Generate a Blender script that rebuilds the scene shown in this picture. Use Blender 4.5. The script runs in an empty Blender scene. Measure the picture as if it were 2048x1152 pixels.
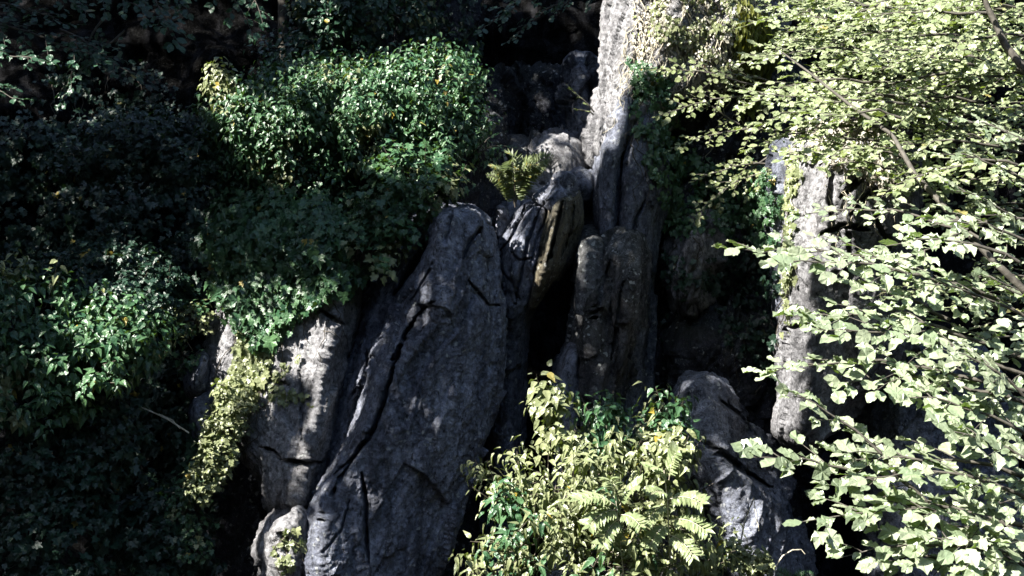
import bpy, math, numpy as np
from mathutils import Vector
from mathutils.bvhtree import BVHTree

# ------------------------------------------------------------------ camera, sky, sun, exposure
sc = bpy.context.scene
CAMZ = 4.0
cam = bpy.data.cameras.new("camera"); cam.lens = 50; cam.sensor_width = 36
cam.clip_start = 0.05; cam.clip_end = 600
camo = bpy.data.objects.new("camera", cam); sc.collection.objects.link(camo)
camo.location = (0, 0, CAMZ); camo.rotation_euler = (math.radians(90), 0, 0)
sc.camera = camo
SUN = np.array([-0.56, -0.46, 0.69]); SUN /= np.linalg.norm(SUN)
world = bpy.data.worlds.new("World"); sc.world = world; world.use_nodes = True
wn = world.node_tree
sky = wn.nodes.new("ShaderNodeTexSky"); sky.sky_type = 'NISHITA'; sky.sun_disc = False
sky.sun_elevation = math.asin(SUN[2]); sky.sun_rotation = math.atan2(SUN[0], SUN[1])
wn.links.new(sky.outputs[0], wn.nodes["Background"].inputs[0])
wn.nodes["Background"].inputs[1].default_value = 0.078
sl = bpy.data.lights.new("sun", 'SUN'); sl.energy = 5.0; sl.angle = math.radians(0.5); sl.color = (1, .955, .88)
slo = bpy.data.objects.new("sun", sl); sc.collection.objects.link(slo)
slo.rotation_euler = Vector(SUN).to_track_quat('Z', 'Y').to_euler()
sc.view_settings.view_transform = 'Standard'; sc.view_settings.look = 'None'
sc.view_settings.exposure = 2.3; sc.view_settings.gamma = 1
sc.cycles.max_bounces = 6; sc.cycles.diffuse_bounces = 3; sc.cycles.transmission_bounces = 4

R = np.random.default_rng(7)
UP = np.array([0, 0, 1.0])
KW = 0.72 / 2048


def W(px, py, Y):
    px = np.asarray(px, float); py = np.asarray(py, float); Y = np.asarray(Y, float) + 0 * px
    return np.stack([(px - 1024) * KW * Y, Y, CAMZ - (py - 576) * KW * Y], -1)


def PX(P):
    return 1024 + P[..., 0] / (KW * P[..., 1]), 576 - (P[..., 2] - CAMZ) / (KW * P[..., 1])


def nrm(v):
    return v / np.maximum(np.linalg.norm(v, axis=-1, keepdims=True), 1e-9)


# ------------------------------------------------------------------ noise
_perm = np.random.default_rng(3).permutation(256); _perm = np.concatenate([_perm, _perm, _perm])
_g = nrm(np.random.default_rng(4).normal(size=(256, 3)))


_rot, _ = np.linalg.qr(np.random.default_rng(12).normal(size=(3, 3)))


def perlin(P):
    P = P @ _rot
    i = np.floor(P).astype(int); f = P - i; i &= 255
    u = f * f * f * (f * (f * 6 - 15) + 10)
    out = 0
    for a in (0, 1):
        for b in (0, 1):
            for c in (0, 1):
                h = _perm[_perm[_perm[(i[..., 0] + a) & 255] + ((i[..., 1] + b) & 255)] + ((i[..., 2] + c) & 255)] & 255
                d = (_g[h] * (f - np.array([a, b, c]))).sum(-1)
                w = (u[..., 0] if a else 1 - u[..., 0]) * (u[..., 1] if b else 1 - u[..., 1]) * (u[..., 2] if c else 1 - u[..., 2])
                out = out + d * w
    return out


def fbm(P, oct=4, gain=.5):
    s = 0; a = 1
    for k in range(oct):
        s = s + a * perlin(P * 2 ** k + 17.3 * k); a *= gain
    return s


def ridged(P, oct=4):
    s = 0; a = 1
    for k in range(oct):
        s = s + a * (1 - 2 * np.abs(perlin(P * 2.1 ** k + 9.1 * k))); a *= .5
    return s


def facets(P):
    """worley cells, each a randomly tilted plane; returns height and border distance"""
    i = np.floor(P).astype(int)
    best = np.full(P.shape[:-1], 1e9); sec = best.copy(); hb = np.zeros(P.shape[:-1], int); db = np.zeros(P.shape)
    for a in (-1, 0, 1):
        for b in (-1, 0, 1):
            for c in (-1, 0, 1):
                j = i + np.array([a, b, c]); jj = j & 255
                h = _perm[_perm[_perm[jj[..., 0]] + jj[..., 1]] + jj[..., 2]] & 255
                q = j + .5 + .85 * (_g[h] * .5)
                d = P - q; L = np.linalg.norm(d, axis=-1)
                m = L < best
                sec = np.where(m, best, np.minimum(sec, L))
                best = np.where(m, L, best); hb = np.where(m, h, hb); db = np.where(m[..., None], d, db)
    return (db * _g[(hb + 91) & 255]).sum(-1) + _g[(hb + 40) & 255, 0] * .35, sec - best


# ------------------------------------------------------------------ mesh plumbing
def mesh_obj(name, V, F, mat, parent=None, loc=None, smooth=True, mats=None):
    """V (n,3) world coords; F list of arrays (m,k). One mesh object."""
    me = bpy.data.meshes.new(name)
    base = np.array(loc if loc is not None else (parent.location if parent else (0, 0, 0)), float)
    V = np.ascontiguousarray(V - base, dtype=np.float32)
    if not isinstance(F, list):
        F = [F]
    F = [f for f in F if len(f)]
    tot = np.concatenate([np.full(len(f), f.shape[1]) for f in F])
    idx = np.concatenate([f.ravel() for f in F])
    me.vertices.add(len(V)); me.vertices.foreach_set("co", V.ravel())
    me.loops.add(len(idx)); me.loops.foreach_set("vertex_index", idx.astype(np.int32))
    me.polygons.add(len(tot))
    me.polygons.foreach_set("loop_start", (np.cumsum(tot) - tot).astype(np.int32))
    me.polygons.foreach_set("loop_total", tot.astype(np.int32))
    me.polygons.foreach_set("use_smooth", np.full(len(tot), smooth))
    me.materials.append(mat)
    me.update(calc_edges=True)
    o = bpy.data.objects.new(name, me); sc.collection.objects.link(o)
    if parent:
        o.parent = parent
    else:
        o.location = base
    return o


def tag(o, label=None, cat=None, group=None, kind=None):
    if label: o["label"] = label
    if cat: o["category"] = cat
    if group: o["group"] = group
    if kind: o["kind"] = kind
    return o


def empty(name, loc, label, cat, group=None):
    o = bpy.data.objects.new(name, None); sc.collection.objects.link(o)
    o.location = tuple(float(v) for v in loc); o.empty_display_size = .1
    return tag(o, label, cat, group)


# ------------------------------------------------------------------ materials
def newmat(name):
    m = bpy.data.materials.new(name); m.use_nodes = True
    nt = m.node_tree; nt.nodes.clear()
    out = nt.nodes.new("ShaderNodeOutputMaterial")
    return m, nt, out


def nd(nt, t, **kw):
    n = nt.nodes.new(t)
    for k, v in kw.items():
        if k.startswith("i_"):
            n.inputs[k[2:].replace("_", " ")].default_value = v
        else:
            setattr(n, k, v)
    return n


def ramp(nt, src, stops):
    r = nt.nodes.new("ShaderNodeValToRGB"); cr = r.color_ramp
    while len(cr.elements) < len(stops): cr.elements.new(.5)
    for e, (p, c) in zip(cr.elements, stops):
        e.position = p; e.color = (c[0], c[1], c[2], 1) if hasattr(c, '__len__') else (c, c, c, 1)
    nt.links.new(src, r.inputs[0]); return r.outputs[0]


def mix(nt, fac, a, b, mode='MIX'):
    n = nt.nodes.new("ShaderNodeMix"); n.data_type = 'RGBA'; n.blend_type = mode
    for s, v in ((0, fac), (6, a), (7, b)):
        if hasattr(v, 'is_output'): nt.links.new(v, n.inputs[s])
        else: n.inputs[s].default_value = v if s == 0 else (*v, 1)
    return n.outputs[2]


def rock_mat(name, lo, hi, lichen=.5, moss=.0, brown=.4, bump=1.0, spec=.2, streak=.8):
    m, nt, out = newmat(name); L = nt.links
    tc = nt.nodes.new("ShaderNodeTexCoord"); geo = nt.nodes.new("ShaderNodeNewGeometry")
    mp = nd(nt, "ShaderNodeMapping"); mp.inputs["Scale"].default_value = (1, 1, .45); mp.inputs["Rotation"].default_value = (0, .35, 0)
    L.new(tc.outputs["Object"], mp.inputs[0])
    n1 = nd(nt, "ShaderNodeTexNoise", i_Scale=2.2, i_Detail=8, i_Roughness=.65); L.new(mp.outputs[0], n1.inputs[0])
    n2 = nd(nt, "ShaderNodeTexNoise", i_Scale=26, i_Detail=8, i_Roughness=.72); L.new(tc.outputs["Object"], n2.inputs[0])
    n3 = nd(nt, "ShaderNodeTexNoise", i_Scale=1.1, i_Detail=5, i_Roughness=.6); L.new(tc.outputs["Object"], n3.inputs[0])
    base = ramp(nt, n1.outputs[0], [(.33, lo), (.66, hi)])
    base = mix(nt, .8, base, ramp(nt, n2.outputs[0], [(.34, .15), (.5, .9), (.66, 1.9)]), 'MULTIPLY')
    br = ramp(nt, n3.outputs[0], [(.52, 0), (.68, brown)])
    base = mix(nt, br, base, (.13, .10, .055))
    # dark run-off streaks
    ms = nd(nt, "ShaderNodeMapping"); ms.inputs["Scale"].default_value = (7, 7, .5); ms.inputs["Rotation"].default_value = (0, .3, 0)
    L.new(tc.outputs["Object"], ms.inputs[0])
    n4 = nd(nt, "ShaderNodeTexNoise", i_Scale=1.4, i_Detail=6, i_Roughness=.6); L.new(ms.outputs[0], n4.inputs[0])
    base = mix(nt, ramp(nt, n4.outputs[0], [(.50, 0), (.64, streak)]), base, (.03, .03, .033))
    # lichen spots, pale crusts
    v = nd(nt, "ShaderNodeTexVoronoi", i_Scale=17); wv = nd(nt, "ShaderNodeTexNoise", i_Scale=14, i_Detail=4)
    L.new(tc.outputs["Object"], wv.inputs[0])
    ad = nd(nt, "ShaderNodeVectorMath", operation='MULTIPLY_ADD'); L.new(wv.outputs["Color"], ad.inputs[0]); ad.inputs[1].default_value = (.09, .09, .09)
    L.new(tc.outputs["Object"], ad.inputs[2]); L.new(ad.outputs[0], v.inputs["Vector"])
    spot = ramp(nt, v.outputs["Distance"], [(.17, 1), (.25, 0)])
    n5 = nd(nt, "ShaderNodeTexNoise", i_Scale=2.6, i_Detail=3); L.new(tc.outputs["Object"], n5.inputs[0])
    msk = ramp(nt, n5.outputs[0], [(.42, 0), (.55, lichen)])
    base = mix(nt, mix(nt, 1.0, spot, msk, 'MULTIPLY'), base, (.52, .54, .53))
    v2 = nd(nt, "ShaderNodeTexVoronoi", i_Scale=55); L.new(ad.outputs[0], v2.inputs["Vector"])
    sp2 = ramp(nt, v2.outputs["Distance"], [(.16, 1), (.24, 0)])
    base = mix(nt, mix(nt, 1.0, sp2, ramp(nt, n1.outputs[0], [(.42, .1), (.6, lichen)]), 'MULTIPLY'), base, (.4, .42, .42))
    n6 = nd(nt, "ShaderNodeTexNoise", i_Scale=70, i_Detail=4, i_Roughness=.7); L.new(tc.outputs["Object"], n6.inputs[0])
    base = mix(nt, mix(nt, 1.0, ramp(nt, n6.outputs[0], [(.58, 0), (.68, .75)]), ramp(nt, n1.outputs[0], [(.36, .1), (.6, 1)]), 'MULTIPLY'), base, hi if hi[0] > .4 else tuple(min(.5, c * 1.9) for c in hi))
    n7 = nd(nt, "ShaderNodeTexNoise", i_Scale=38, i_Detail=5, i_Roughness=.7); L.new(mp.outputs[0], n7.inputs[0])
    base = mix(nt, ramp(nt, n7.outputs[0], [(.34, .85), (.43, 0)]), base, (.015, .015, .017))
    if moss > 0:
        sx = nd(nt, "ShaderNodeSeparateXYZ"); L.new(geo.outputs["Normal"], sx.inputs[0])
        mm = nd(nt, "ShaderNodeMath", operation='MULTIPLY_ADD'); L.new(n5.outputs[0], mm.inputs[0]); mm.inputs[1].default_value = 1.3
        L.new(sx.outputs["Z"], mm.inputs[2])
        base = mix(nt, ramp(nt, mm.outputs[0], [(.75, 0), (1.15, moss)]), base, (.035, .05, .012))
    p = nd(nt, "ShaderNodeBsdfPrincipled", i_Roughness=.82); L.new(base, p.inputs["Base Color"])
    p.inputs["Specular IOR Level"].default_value = spec
    # relief
    b0 = nd(nt, "ShaderNodeTexNoise", i_Scale=9, i_Detail=10, i_Roughness=.68); L.new(mp.outputs[0], b0.inputs[0])
    b1 = nd(nt, "ShaderNodeTexNoise", i_Scale=60, i_Detail=6, i_Roughness=.75); L.new(tc.outputs["Object"], b1.inputs[0])
    vp = nd(nt, "ShaderNodeTexVoronoi", i_Scale=24); L.new(ad.outputs[0], vp.inputs["Vector"])
    pit = ramp(nt, vp.outputs["Distance"], [(.0, 0), (.35, 1)])
    bb = nd(nt, "ShaderNodeBump", i_Strength=.9 * bump, i_Distance=.085); L.new(b0.outputs[0], bb.inputs["Height"])
    bc = nd(nt, "ShaderNodeBump", i_Strength=1.0 * bump, i_Distance=.03); L.new(b1.outputs[0], bc.inputs["Height"]); L.new(bb.outputs[0], bc.inputs["Normal"])
    bd = nd(nt, "ShaderNodeBump", i_Strength=.35 * bump, i_Distance=.012); L.new(pit, bd.inputs["Height"]); L.new(bc.outputs[0], bd.inputs["Normal"])
    L.new(bd.outputs[0], p.inputs["Normal"])
    L.new(p.outputs[0], out.inputs[0])
    return m


def leaf_mat(name, a, b, back=None, rough=.38, transl=.35, rare=(.22, .17, .03), rarep=.994, spec=.5, tcol=(.16, .24, .02)):
    m, nt, out = newmat(name); L = nt.links
    geo = nt.nodes.new("ShaderNodeNewGeometry"); tc = nt.nodes.new("ShaderNodeTexCoord")
    r = geo.outputs["Random Per Island"]
    col = mix(nt, r, a, b)
    n = nd(nt, "ShaderNodeTexNoise", i_Scale=3.0, i_Detail=2); L.new(tc.outputs["Object"], n.inputs[0])
    col = mix(nt, .6, col, ramp(nt, n.outputs[0], [(.35, .65), (.65, 1.3)]), 'MULTIPLY')
    col = mix(nt, ramp(nt, r, [(rarep - .001, 0), (rarep, 1)]), col, rare)
    vein = nd(nt, "ShaderNodeTexNoise", i_Scale=70, i_Detail=3); L.new(tc.outputs["Object"], vein.inputs[0])
    p = nd(nt, "ShaderNodeBsdfPrincipled", i_Roughness=rough); L.new(col, p.inputs["Base Color"])
    p.inputs["Specular IOR Level"].default_value = spec
    bp = nd(nt, "ShaderNodeBump", i_Strength=.5, i_Distance=.01); L.new(vein.outputs[0], bp.inputs["Height"]); L.new(bp.outputs[0], p.inputs["Normal"])
    t = nd(nt, "ShaderNodeBsdfTranslucent"); t.inputs[0].default_value = (*tcol, 1)
    ms = nd(nt, "ShaderNodeMixShader"); ms.inputs[0].default_value = transl
    L.new(p.outputs[0], ms.inputs[1]); L.new(t.outputs[0], ms.inputs[2]); L.new(ms.outputs[0], out.inputs[0])
    return m


def bark_mat(name, a, b, rough=.8):
    m, nt, out = newmat(name); L = nt.links
    tc = nt.nodes.new("ShaderNodeTexCoord")
    n = nd(nt, "ShaderNodeTexNoise", i_Scale=30, i_Detail=6); L.new(tc.outputs["Object"], n.inputs[0])
    p = nd(nt, "ShaderNodeBsdfPrincipled", i_Roughness=rough); L.new(ramp(nt, n.outputs[0], [(.35, a), (.65, b)]), p.inputs["Base Color"])
    bp = nd(nt, "ShaderNodeBump", i_Strength=.6, i_Distance=.01); L.new(n.outputs[0], bp.inputs["Height"]); L.new(bp.outputs[0], p.inputs["Normal"])
    L.new(p.outputs[0], out.inputs[0]); return m


M_ROCK = rock_mat("grey_limestone", (.06, .068, .098), (.35, .375, .455), lichen=.8, brown=.12, streak=.5)
M_ROCK2 = rock_mat("pale_limestone", (.15, .15, .16), (.42, .415, .43), lichen=.6, brown=.25, streak=.5)
M_ROCKB = rock_mat("brown_limestone", (.045, .047, .056), (.20, .20, .21), lichen=.85, brown=.45, moss=.15)
M_ROCKY = rock_mat("ochre_limestone", (.06, .056, .045), (.20, .18, .135), lichen=.5, brown=.6, moss=.1)
M_ROCKD = rock_mat("limestone_shade_tone", (.02, .02, .024), (.075, .08, .105), lichen=.85, brown=.1, moss=.15)  # gloom of the recess and background is put into this limestone's colour
M_SOIL = rock_mat("earth_and_rock_shade_tone", (.002, .002, .002), (.008, .008, .008), lichen=.03, brown=.02, moss=.0, spec=.02)  # near-black base stands in for deep forest shade on ground and hillside
M_IVY = leaf_mat("ivy_leaf", (.024, .070, .034), (.062, .125, .052), transl=.2, rough=.37, spec=.5, tcol=(.08, .16, .015))
M_IVYY = leaf_mat("ivy_leaf_sunlit_tone", (.14, .165, .08), (.23, .25, .13), transl=.28, rough=.32, tcol=(.14, .2, .02))  # ivy green paled in the colour itself to read as sunlit
M_IVYD = leaf_mat("ivy_leaf_shade_tone", (.008, .024, .015), (.02, .046, .028), transl=.15, rough=.4, spec=.4, tcol=(.03, .07, .01))  # ivy green darkened so that the colour carries the shade
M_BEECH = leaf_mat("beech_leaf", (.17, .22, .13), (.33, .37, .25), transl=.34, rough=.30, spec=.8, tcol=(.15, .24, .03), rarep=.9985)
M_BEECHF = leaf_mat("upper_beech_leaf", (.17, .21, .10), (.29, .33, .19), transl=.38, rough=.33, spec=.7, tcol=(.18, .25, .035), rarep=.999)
M_BEECHS = leaf_mat("beech_leaf_shade_tone", (.018, .05, .03), (.035, .08, .045), transl=.25, rough=.35, tcol=(.03, .09, .02))  # beech leaf with shade worked into a darker base colour
M_SAPL = leaf_mat("sapling_leaf", (.11, .14, .055), (.19, .215, .10), transl=.3, rough=.4, tcol=(.12, .17, .03), rarep=.993, rare=(.2, .15, .05))
M_ROWAN = leaf_mat("rowan_leaf", (.18, .23, .11), (.26, .3, .16), transl=.3, rough=.35, tcol=(.2, .26, .05), rarep=.999)
M_FERN = leaf_mat("fern_leaf", (.07, .10, .035), (.15, .18, .07), transl=.3, rough=.45, tcol=(.16, .2, .02), rarep=.95)
M_DRY = leaf_mat("dry_leaf", (.20, .19, .14), (.55, .52, .45), transl=.15, rough=.6, tcol=(.2, .12, .05), rarep=.93, rare=(.16, .2, .06))
M_OLIVE = leaf_mat("hanging_moss", (.07, .085, .008), (.13, .14, .015), transl=.35, rough=.6, tcol=(.2, .2, .01), rarep=.999)
M_BARK = bark_mat("beech_bark", (.03, .026, .02), (.075, .068, .055))
M_STEM = bark_mat("ivy_stem", (.03, .025, .018), (.09, .075, .055))
M_PALE = bark_mat("pale_dead_stem", (.3, .27, .2), (.5, .46, .36))

# ------------------------------------------------------------------ rocks
rock_objs = []


def polydist(x, y, poly):
    """distance to a polyline and running fraction of the nearest point"""
    poly = np.array(poly, float)
    seg = np.linalg.norm(np.diff(poly, axis=0), axis=1); cum = np.concatenate([[0], np.cumsum(seg)]); tot = cum[-1]
    bd = np.full(x.shape, 1e9); bs = np.zeros(x.shape)
    for k in range(len(seg)):
        a = poly[k]; d = poly[k + 1] - a
        t = np.clip(((x - a[0]) * d[0] + (y - a[1]) * d[1]) / (d @ d), 0, 1)
        q = np.hypot(x - a[0] - t * d[0], y - a[1] - t * d[1])
        m = q < bd; bd = np.where(m, q, bd); bs = np.where(m, (cum[k] + t * seg[k]) / tot, bs)
    return bd, bs


def rock(name, label, rows, Y0, mat, thick=1.2, res=2.6, cracks=(), round_px=26, round_m=.13, amp=1.0, lean=(.38, .1, 1), lay=0.0,
         ground=True, group=None, seed=0.0, topround=60, botround=0, facet=1.0, soft=1, cat="rock"):
    """rows: (py, [px...], [depth offset...]) from the top down. A closed boulder whose silhouette passes through the first
    and last px of each row, with its ridges at the inner ones."""
    rows = [list(r) for r in rows]
    if ground:
        py, xs, ds = rows[-1]
        rows.append([max(py + 60, 1300), [x + (x - xs[len(xs) // 2]) * .15 for x in xs], [d - .05 for d in ds]])
        rows.append([1800, [x + (x - xs[len(xs) // 2]) * .35 for x in xs], [d - .1 for d in ds]])
    pys = np.array([r[0] for r in rows], float); nc = len(rows[0][1])
    X = np.array([r[1] for r in rows], float); D = np.array([r[2] for r in rows], float)
    wmax = (X[:, -1] - X[:, 0]).max()
    hi_end = min(pys[-1], 1200)
    nv = int((hi_end - pys[0]) / res) + 1
    vv = np.linspace(pys[0], hi_end, nv)
    if pys[-1] > hi_end: vv = np.concatenate([vv, np.linspace(hi_end, pys[-1], 30)[1:]])
    nv = len(vv)
    Xi = np.stack([np.interp(vv, pys, X[:, k]) for k in range(nc)], 1)
    Di = np.stack([np.interp(vv, pys, D[:, k]) for k in range(nc)], 1)
    ker = np.ones(7) / 7
    for A in (Xi, Di):
        for k in range(nc):
            for _ in range(2 * soft):
                c = np.convolve(np.pad(A[:, k], 3, 'edge'), ker, 'valid'); A[:, k] = c
    # columns evenly spaced along each row's profile, so that steep flanks are as finely divided as the front
    seg = np.hypot(np.diff(Xi, axis=1) * KW * Y0, np.diff(Di, axis=1) * .9); cum = np.concatenate([np.zeros((nv, 1)), np.cumsum(seg, 1)], 1)
    nu = int(np.clip(cum[:, -1].max() / (res * KW * Y0), 24, 420)); nb = max(10, nu // 4)
    u = np.linspace(0, 1, nu)
    FX = np.stack([np.interp(u * cum[j, -1], cum[j], Xi[j]) for j in range(nv)]); FD = np.stack([np.interp(u * cum[j, -1], cum[j], Di[j]) for j in range(nv)])
    k3 = np.array([1, 2, 3, 2, 1]) / 9
    for _ in range(2 * soft):
        FD[:, 2:-2] = sum(k3[q] * FD[:, q:nu - 4 + q] for q in range(5))
    PY = np.repeat(vv[:, None], nu, 1)
    e = np.minimum(FX - FX[:, :1], FX[:, -1:] - FX)
    t = np.clip(e / np.minimum(round_px, .45 * (FX[:, -1:] - FX[:, :1]) + 1), 0, 1)
    rnd = round_m * (1 - np.sqrt(1 - (1 - t) ** 2))
    tt = np.clip((PY - pys[0]) / topround, 0, 1); rt = (1 - np.sqrt(1 - (1 - tt) ** 2))
    if botround:
        tb = np.clip((pys[-1] - PY) / botround, 0, 1); rt = np.maximum(rt, 1 - np.sqrt(1 - (1 - tb) ** 2))
    Yf = Y0 + FD + rnd
    mid = Y0 + FD.mean(1, keepdims=True) + thick * .5
    Yf = Yf + (mid - Yf) * rt * .92
    # back
    ub = np.linspace(1, 0, nb + 2)[1:-1]
    BX = FX[:, -1:] * ub + FX[:, :1] * (1 - ub)
    yb = mid + (thick * .5) * np.sin(np.pi * ub) ** .5 * (1 - rt[:, :1] * .92)
    P = np.concatenate([W(FX, PY, Yf), W(BX, np.repeat(vv[:, None], nb, 1), yb)], 1)
    front = np.zeros((nv, nu + nb)); front[:, :nu] = 1
    n_c = nu + nb
    # normals from the ring grid
    du = np.roll(P, -1, 1) - np.roll(P, 1, 1); dv = np.gradient(P, axis=0)
    N = nrm(np.cross(du, dv))
    cx = P.mean((0, 1));
    if ((P - cx) * N).sum() < 0: N = -N
    # frame along the rock's own grain
    l = nrm(np.array(lean, float)); s = nrm(np.cross(l, [0, 1, 0])); w = np.cross(s, l)
    Q = np.stack([P @ s, P @ w, P @ l], -1) + seed
    wq = Q + .10 * np.stack([perlin(Q * 1.3), perlin(Q * 1.3 + 31), perlin(Q * 1.3 + 57)], -1)
    fh, fb = facets(wq * np.array([2.0, 2.0, .9]))
    fh2, fb2 = facets(wq * np.array([4.5, 4.5, 1.7]) + 5)
    fh3, fb3 = facets(wq * np.array([11, 11, 3.4]) + 11)
    disp = amp * (.10 * facet * fh + .045 * facet * fh2 + .013 * facet * fh3 + .03 * fbm(Q * np.array([1.6, 1.6, .7]), 3) + .024 * ridged(Q * np.array([6, 6, 2.2]), 3)
                  - .034 * (np.abs(perlin(Q * np.array([9, 9, 6]))) + .6 * np.abs(perlin(Q * 19 + 7)) - .3) * (.5 + perlin(Q * 1.5 + 40)) * 1.6 + .018 * fbm(Q * 16, 3, .65) + .011 * (.3 - np.abs(perlin(Q * 38))) + .006 * perlin(Q * 75))
    disp -= amp * .007 * facet * np.exp(-(fb / .02) ** 2) * (perlin(Q * 1.1 + 3) > -.05)
    if lay:
        bed = Q[..., 0] * 9 + 1.2 * fbm(Q * np.array([1.2, 1.2, .8]) + 8, 3)
        saw = bed - np.floor(bed); saw = np.minimum(saw / .72, (1 - saw) / .28)
        disp += lay * (saw - .5) * (.6 + perlin(Q * 1.7 + 2))
    P = P + N * disp[..., None]
    if cracks:
        cx_, cy_ = PX(P)
        wob = (np.abs(perlin(Q * 3.5 + 3)) + .5 * np.abs(perlin(Q * 9 + 3)) + .3 * perlin(Q * 22)) * 7 - 2
        for poly, wd, dep in cracks:
            d, sfr = polydist(cx_ + wob, cy_ + wob * .6, poly)
            ww = wd * (np.sin(np.pi * np.clip(sfr, .03, .97)) ** .5) * (1 + .5 * perlin(Q * 5 + 2))
            c = np.clip(1.1 - d / np.maximum(ww, 1), 0, 1) ** .7 * front
            P[..., 1] += dep * c
    nvn = nv * n_c
    I = np.arange(nvn).reshape(nv, n_c)
    a = I[:-1]; b = np.roll(I, -1, 1)[:-1]; c = np.roll(I, -1, 1)[1:]; d = I[1:]
    F = np.stack([a, d, c, b], -1).reshape(-1, 4)
    top = P[0].mean(0); bot = P[-1].mean(0)
    V = np.concatenate([P.reshape(-1, 3), [top], [bot]])
    T1 = np.stack([np.full(n_c, nvn), I[0], np.roll(I[0], -1)], -1); T2 = np.stack([np.full(n_c, nvn + 1), np.roll(I[-1], -1), I[-1]], -1)
    o = mesh_obj(name, V, [F, T1, T2], mat, loc=(float(bot[0]), float(bot[1]), float(P[..., 2].min())))
    tag(o, label, cat, group)
    rock_objs.append(o)
    return o


def blob_rows(cx, cy, w, h, n=9, lean=0, seed=0, square=2.6, depth=.35):
    r = np.random.default_rng(seed); rows = []
    jl = r.normal(0, .05, n) * w; jr = r.normal(0, .05, n) * w
    for k in range(n):
        t = -1 + 2 * k / (n - 1); hw = w / 2 * (1 - abs(t) ** square) ** (1 / square) if abs(t) < 1 else 0
        hw = max(hw, w * .12); c = cx - lean * t
        rows.append((cy + t * h / 2, [c - hw + jl[k], c - hw * .35 + jl[k], c + hw * .25 + jr[k], c + hw + jr[k]],
                     [depth * .6, -depth * .3 + r.normal(0, .03), -depth * .1 + r.normal(0, .03), depth * .7]))
    return rows


def rw(py, xs, ds): return (py, xs, ds)


# main tall slab in the middle
def L5(*r):  # lean back with height
    out = []
    for py, xs in r:
        k = (1152 - py) / 730
        out.append((py, xs, [.42 + .35 * k, .12 + .35 * k, -.28 + .35 * k, -.06 + .3 * k, .30 + .35 * k]))
    return out


rock("leaning_slab", "tallest grey rock slab in the middle, its round top free of ivy, its ridge running down to the lower left", L5(
    (420, [878, 888, 900, 915, 925]), (432, [848, 868, 893, 936, 956]), (450, [832, 858, 890, 942, 968]), (480, [808, 848, 885, 946, 982]),
    (540, [768, 825, 886, 950, 992]), (600, [726, 800, 880, 950, 999]), (650, [712, 790, 872, 945, 1000]), (700, [703, 755, 818, 920, 999]),
    (760, [692, 730, 780, 910, 996]), (835, [668, 712, 757, 890, 978]), (922, [650, 680, 712, 850, 942]), (1010, [634, 642, 656, 800, 907]),
    (1083, [622, 627, 634, 780, 886]), (1152, [616, 622, 629, 760, 862])), 9.0, M_ROCK, thick=1.0, res=2.2, topround=26,
    cracks=[([(856, 470), (835, 515), (805, 560), (786, 592)], 7, .35), ([(866, 600), (835, 628), (812, 661), (800, 695), (786, 732), (775, 770), (757, 835), (735, 880), (700, 925), (664, 985), (640, 1040)], 4.2, .2), ([(830, 640), (812, 661), (800, 695), (789, 728)], 5, .2),
            ([(700, 800), (722, 760), (735, 720), (760, 690)], 3, .06), ([(870, 520), (850, 560), (820, 600)], 3, .06), ([(640, 1110), (680, 1060), (700, 1000)], 3, .06),
            ([(722, 945), (732, 1010), (730, 1060), (738, 1130)], 5, .16), ([(786, 745), (772, 790), (745, 860), (700, 920), (668, 950)], 5, .1),
            ([(735, 700), (728, 760), (712, 800), (694, 860)], 4, .08), ([(962, 455), (940, 480), (925, 520)], 6, .12), ([(905, 425), (898, 460), (880, 500)], 4, .06),
            ([(935, 560), (975, 610), (1000, 612)], 4, .07)], seed=1.3, amp=.8, facet=.75)
# left slab
rows = [(440, [480, 520, 560, 620, 650]), (500, [452, 500, 570, 640, 692]), (555, [446, 520, 600, 670, 716]), (615, [440, 520, 600, 670, 706]),
        (660, [425, 510, 600, 665, 698]), (715, [408, 500, 590, 650, 684]), (770, [412, 500, 580, 640, 674]), (835, [420, 490, 570, 630, 656]),
        (889, [466, 500, 560, 615, 641]), (956, [517, 540, 570, 600, 630]), (1000, [536, 550, 575, 597, 622]), (1032, [556, 565, 578, 590, 605])]
rock("overhanging_slab", "light grey undercut rock slab with an ivy runner down it, left of the tallest slab",
     [(py, xs, [.45 + .3 * (1032 - py) / 600, .14 + .3 * (1032 - py) / 600, -.02 + .3 * (1032 - py) / 600, -.14 + .3 * (1032 - py) / 600, .12 + .3 * (1032 - py) / 600]) for py, xs in rows],
     9.1, M_ROCK2, thick=.9, res=2.2, ground=False, botround=40, seed=4.1, amp=.85, facet=.7,
     cracks=[([(520, 893), (548, 905), (562, 918)], 5, .12), ([(530, 735), (545, 760), (575, 770)], 5, .1), ([(640, 620), (668, 640), (690, 650)], 5, .12), ([(560, 920), (612, 930), (640, 925)], 7, .12),
             ([(480, 600), (500, 660), (495, 720)], 5, .08), ([(598, 740), (604, 800), (600, 880)], 4, .06)])
rock("sunlit_block", "small pale sunlit rock block with ivy, at the foot of the undercut slab",
     [(1018, [572, 580, 590, 600], [.3, .1, .1, .3]), (1045, [552, 570, 592, 612], [.3, -.05, .0, .3]), (1070, [543, 562, 590, 622], [.3, -.1, 0, .3]),
      (1100, [533, 560, 595, 622], [.3, -.1, 0, .25]), (1130, [545, 565, 590, 612], [.3, -.1, 0, .25]), (1165, [540, 565, 590, 625], [.3, -.1, 0, .25])], 8.85, M_ROCK2, thick=.6, res=2.2, seed=8, topround=25,
     round_px=14, cracks=[([(560, 1060), (575, 1090), (565, 1130)], 6, .12)])
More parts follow.
